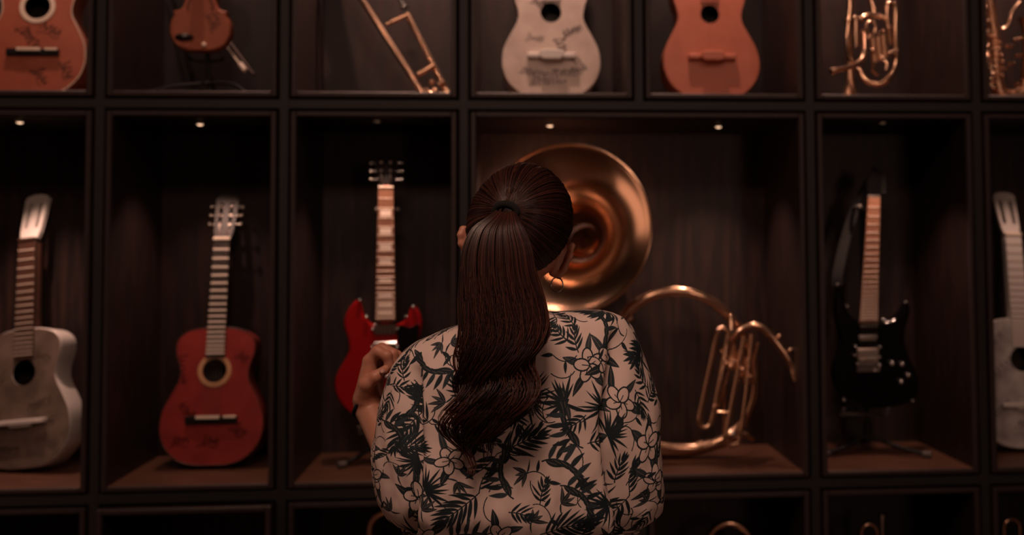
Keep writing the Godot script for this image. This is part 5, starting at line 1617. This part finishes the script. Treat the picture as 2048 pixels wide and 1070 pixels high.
	var brown := top_paint("brown_top", Color(0.62, 0.335, 0.245), Color(0.69, 0.385, 0.285), Color(0.12, 0.05, 0.04), 7, [[0.36, 0.48, 52, 17, 6, 0.95], [0.56, 0.46, 20, 18, 4, 0.95], [0.13, 0.28, 85, 12, 5, 0.8], [0.55, 0.8, 60, 16, 4, 0.9], [0.80, 0.74, 70, 15, 4, 0.85]], 0.4, 0.4)
	acoustic("acoustic_guitar", "orange brown acoustic guitar with black signatures and white rosette", Vector3(-1.735, ty, -0.265), 8, 0, 0, {"body": M.orange_paint, "top": brown, "bridge": M.black_plastic, "bridge_style": "tie", "neck": M.maple, "board": M.rosewood, "head": M.maple, "rosette": M.ivory, "binding": M.ivory, "tuners": true, "strings": false, "hole": 0.046})
	var white := top_paint("white_top", Color(0.72, 0.66, 0.62), Color(0.82, 0.76, 0.71), Color(0.13, 0.10, 0.10), 8, [[0.58, 0.53, 75, 17, 3, 0.9], [0.62, 0.50, -28, 13, 6, 0.85], [0.32, 0.22, 30, 12, 5, 0.7], [0.2, 0.78, 15, 13, 8, 0.6], [0.5, 0.80, -8, 14, 8, 0.75], [0.3, 0.86, 3, 14, 9, 0.5], [0.74, 0.68, 50, 12, 5, 0.5], [0.26, 0.52, 8, 10, 6, 0.35]], 0.45, 0.45)
	acoustic("acoustic_guitar", "white acoustic guitar covered with dark signatures in the top row", Vector3(0.158, ty, -0.265), 8, 0, 0, {"body": M.white_paint, "top": white, "bridge": M.white_paint, "bridge_style": "block", "neck": M.white_paint, "board": M.white_paint, "head": M.white_paint, "fret": 0.002, "hole": 0.040})
	var orange := top_paint("orange_top", Color(0.69, 0.385, 0.29), Color(0.74, 0.425, 0.325), inkc, 9, [], 0.45, 0.4)
	acoustic("acoustic_guitar", "plain orange acoustic guitar with orange bridge in the top row", Vector3(0.772, ty, -0.265), 8, 0, 0, {"body": M.orange_paint, "top": orange, "bridge": M.orange_paint, "bridge_style": "block", "neck": M.orange_paint, "board": M.orange_paint, "head": M.orange_paint, "hole": 0.037})
	var pale := top_paint("pale_top", Color(0.60, 0.585, 0.58), Color(0.74, 0.72, 0.71), Color(0.2, 0.2, 0.22), 10, [[0.05, 0.3, -40, 16, 8, 0.35], [0.08, 0.5, -38, 18, 8, 0.4], [0.06, 0.8, -40, 15, 8, 0.35], [0.4, 0.8, 10, 14, 6, 0.35]], 0.45, 0.7)
	acoustic("acoustic_guitar", "pale grey guitar with slotted headstock cut by the right edge", Vector3(1.985, fy + 0.002, -0.275), 9, 0, -1.5, {"nut_half": 0.032, "body": M.white_paint, "top": pale, "bridge": M.white_paint, "bridge_style": "bar", "neck": M.white_paint, "board": M.white_paint, "head": M.white_paint, "fret": 0.0022, "hole": 0.047})
	mat("violin_varnish", Color(0.46, 0.23, 0.155), 0.5)
	top_paint("violin_top", Color(0.62, 0.345, 0.245), Color(0.68, 0.385, 0.275), Color(0.26, 0.12, 0.09), 12, [[0.62, 0.62, 60, 18, 5, 0.7], [0.66, 0.8, -50, 15, 4, 0.6], [0.74, 0.6, 70, 13, 5, 0.6]], 0.55, 0.4)
	red_electric()
	black_electric()
	sousaphone()
	violin()
	trombone()
	alto_horn()
	saxophone()
	var by := 0.093
	upright_trumpet("brass horn loop showing beside the woman's left elbow", Vector3(-0.451, 0.555, -0.25), Vector3(-0.355, 0.5, -0.22), 0.135, 0.016, by, "flugelhorn")
	upright_trumpet("brass bend of a large horn under the sousaphone", Vector3(0.82, 0.481, -0.25), Vector3(0.949, 0.408, -0.22), 0.165, 0.0135, by, "tenor_horn")
	upright_trumpet("brass trumpet with mouthpiece upward under the black electric guitar", Vector3(1.359, 0.464, -0.25), Vector3(1.399, 0.508, -0.22), 0.062, 0.0075, by)
	upright_trumpet("brass trumpet with its bend showing at the bottom right corner", Vector3(1.919, 0.469, -0.25), Vector3(1.962, 0.51, -0.22), 0.064, 0.0075, by)
	print_cloth()
	woman()
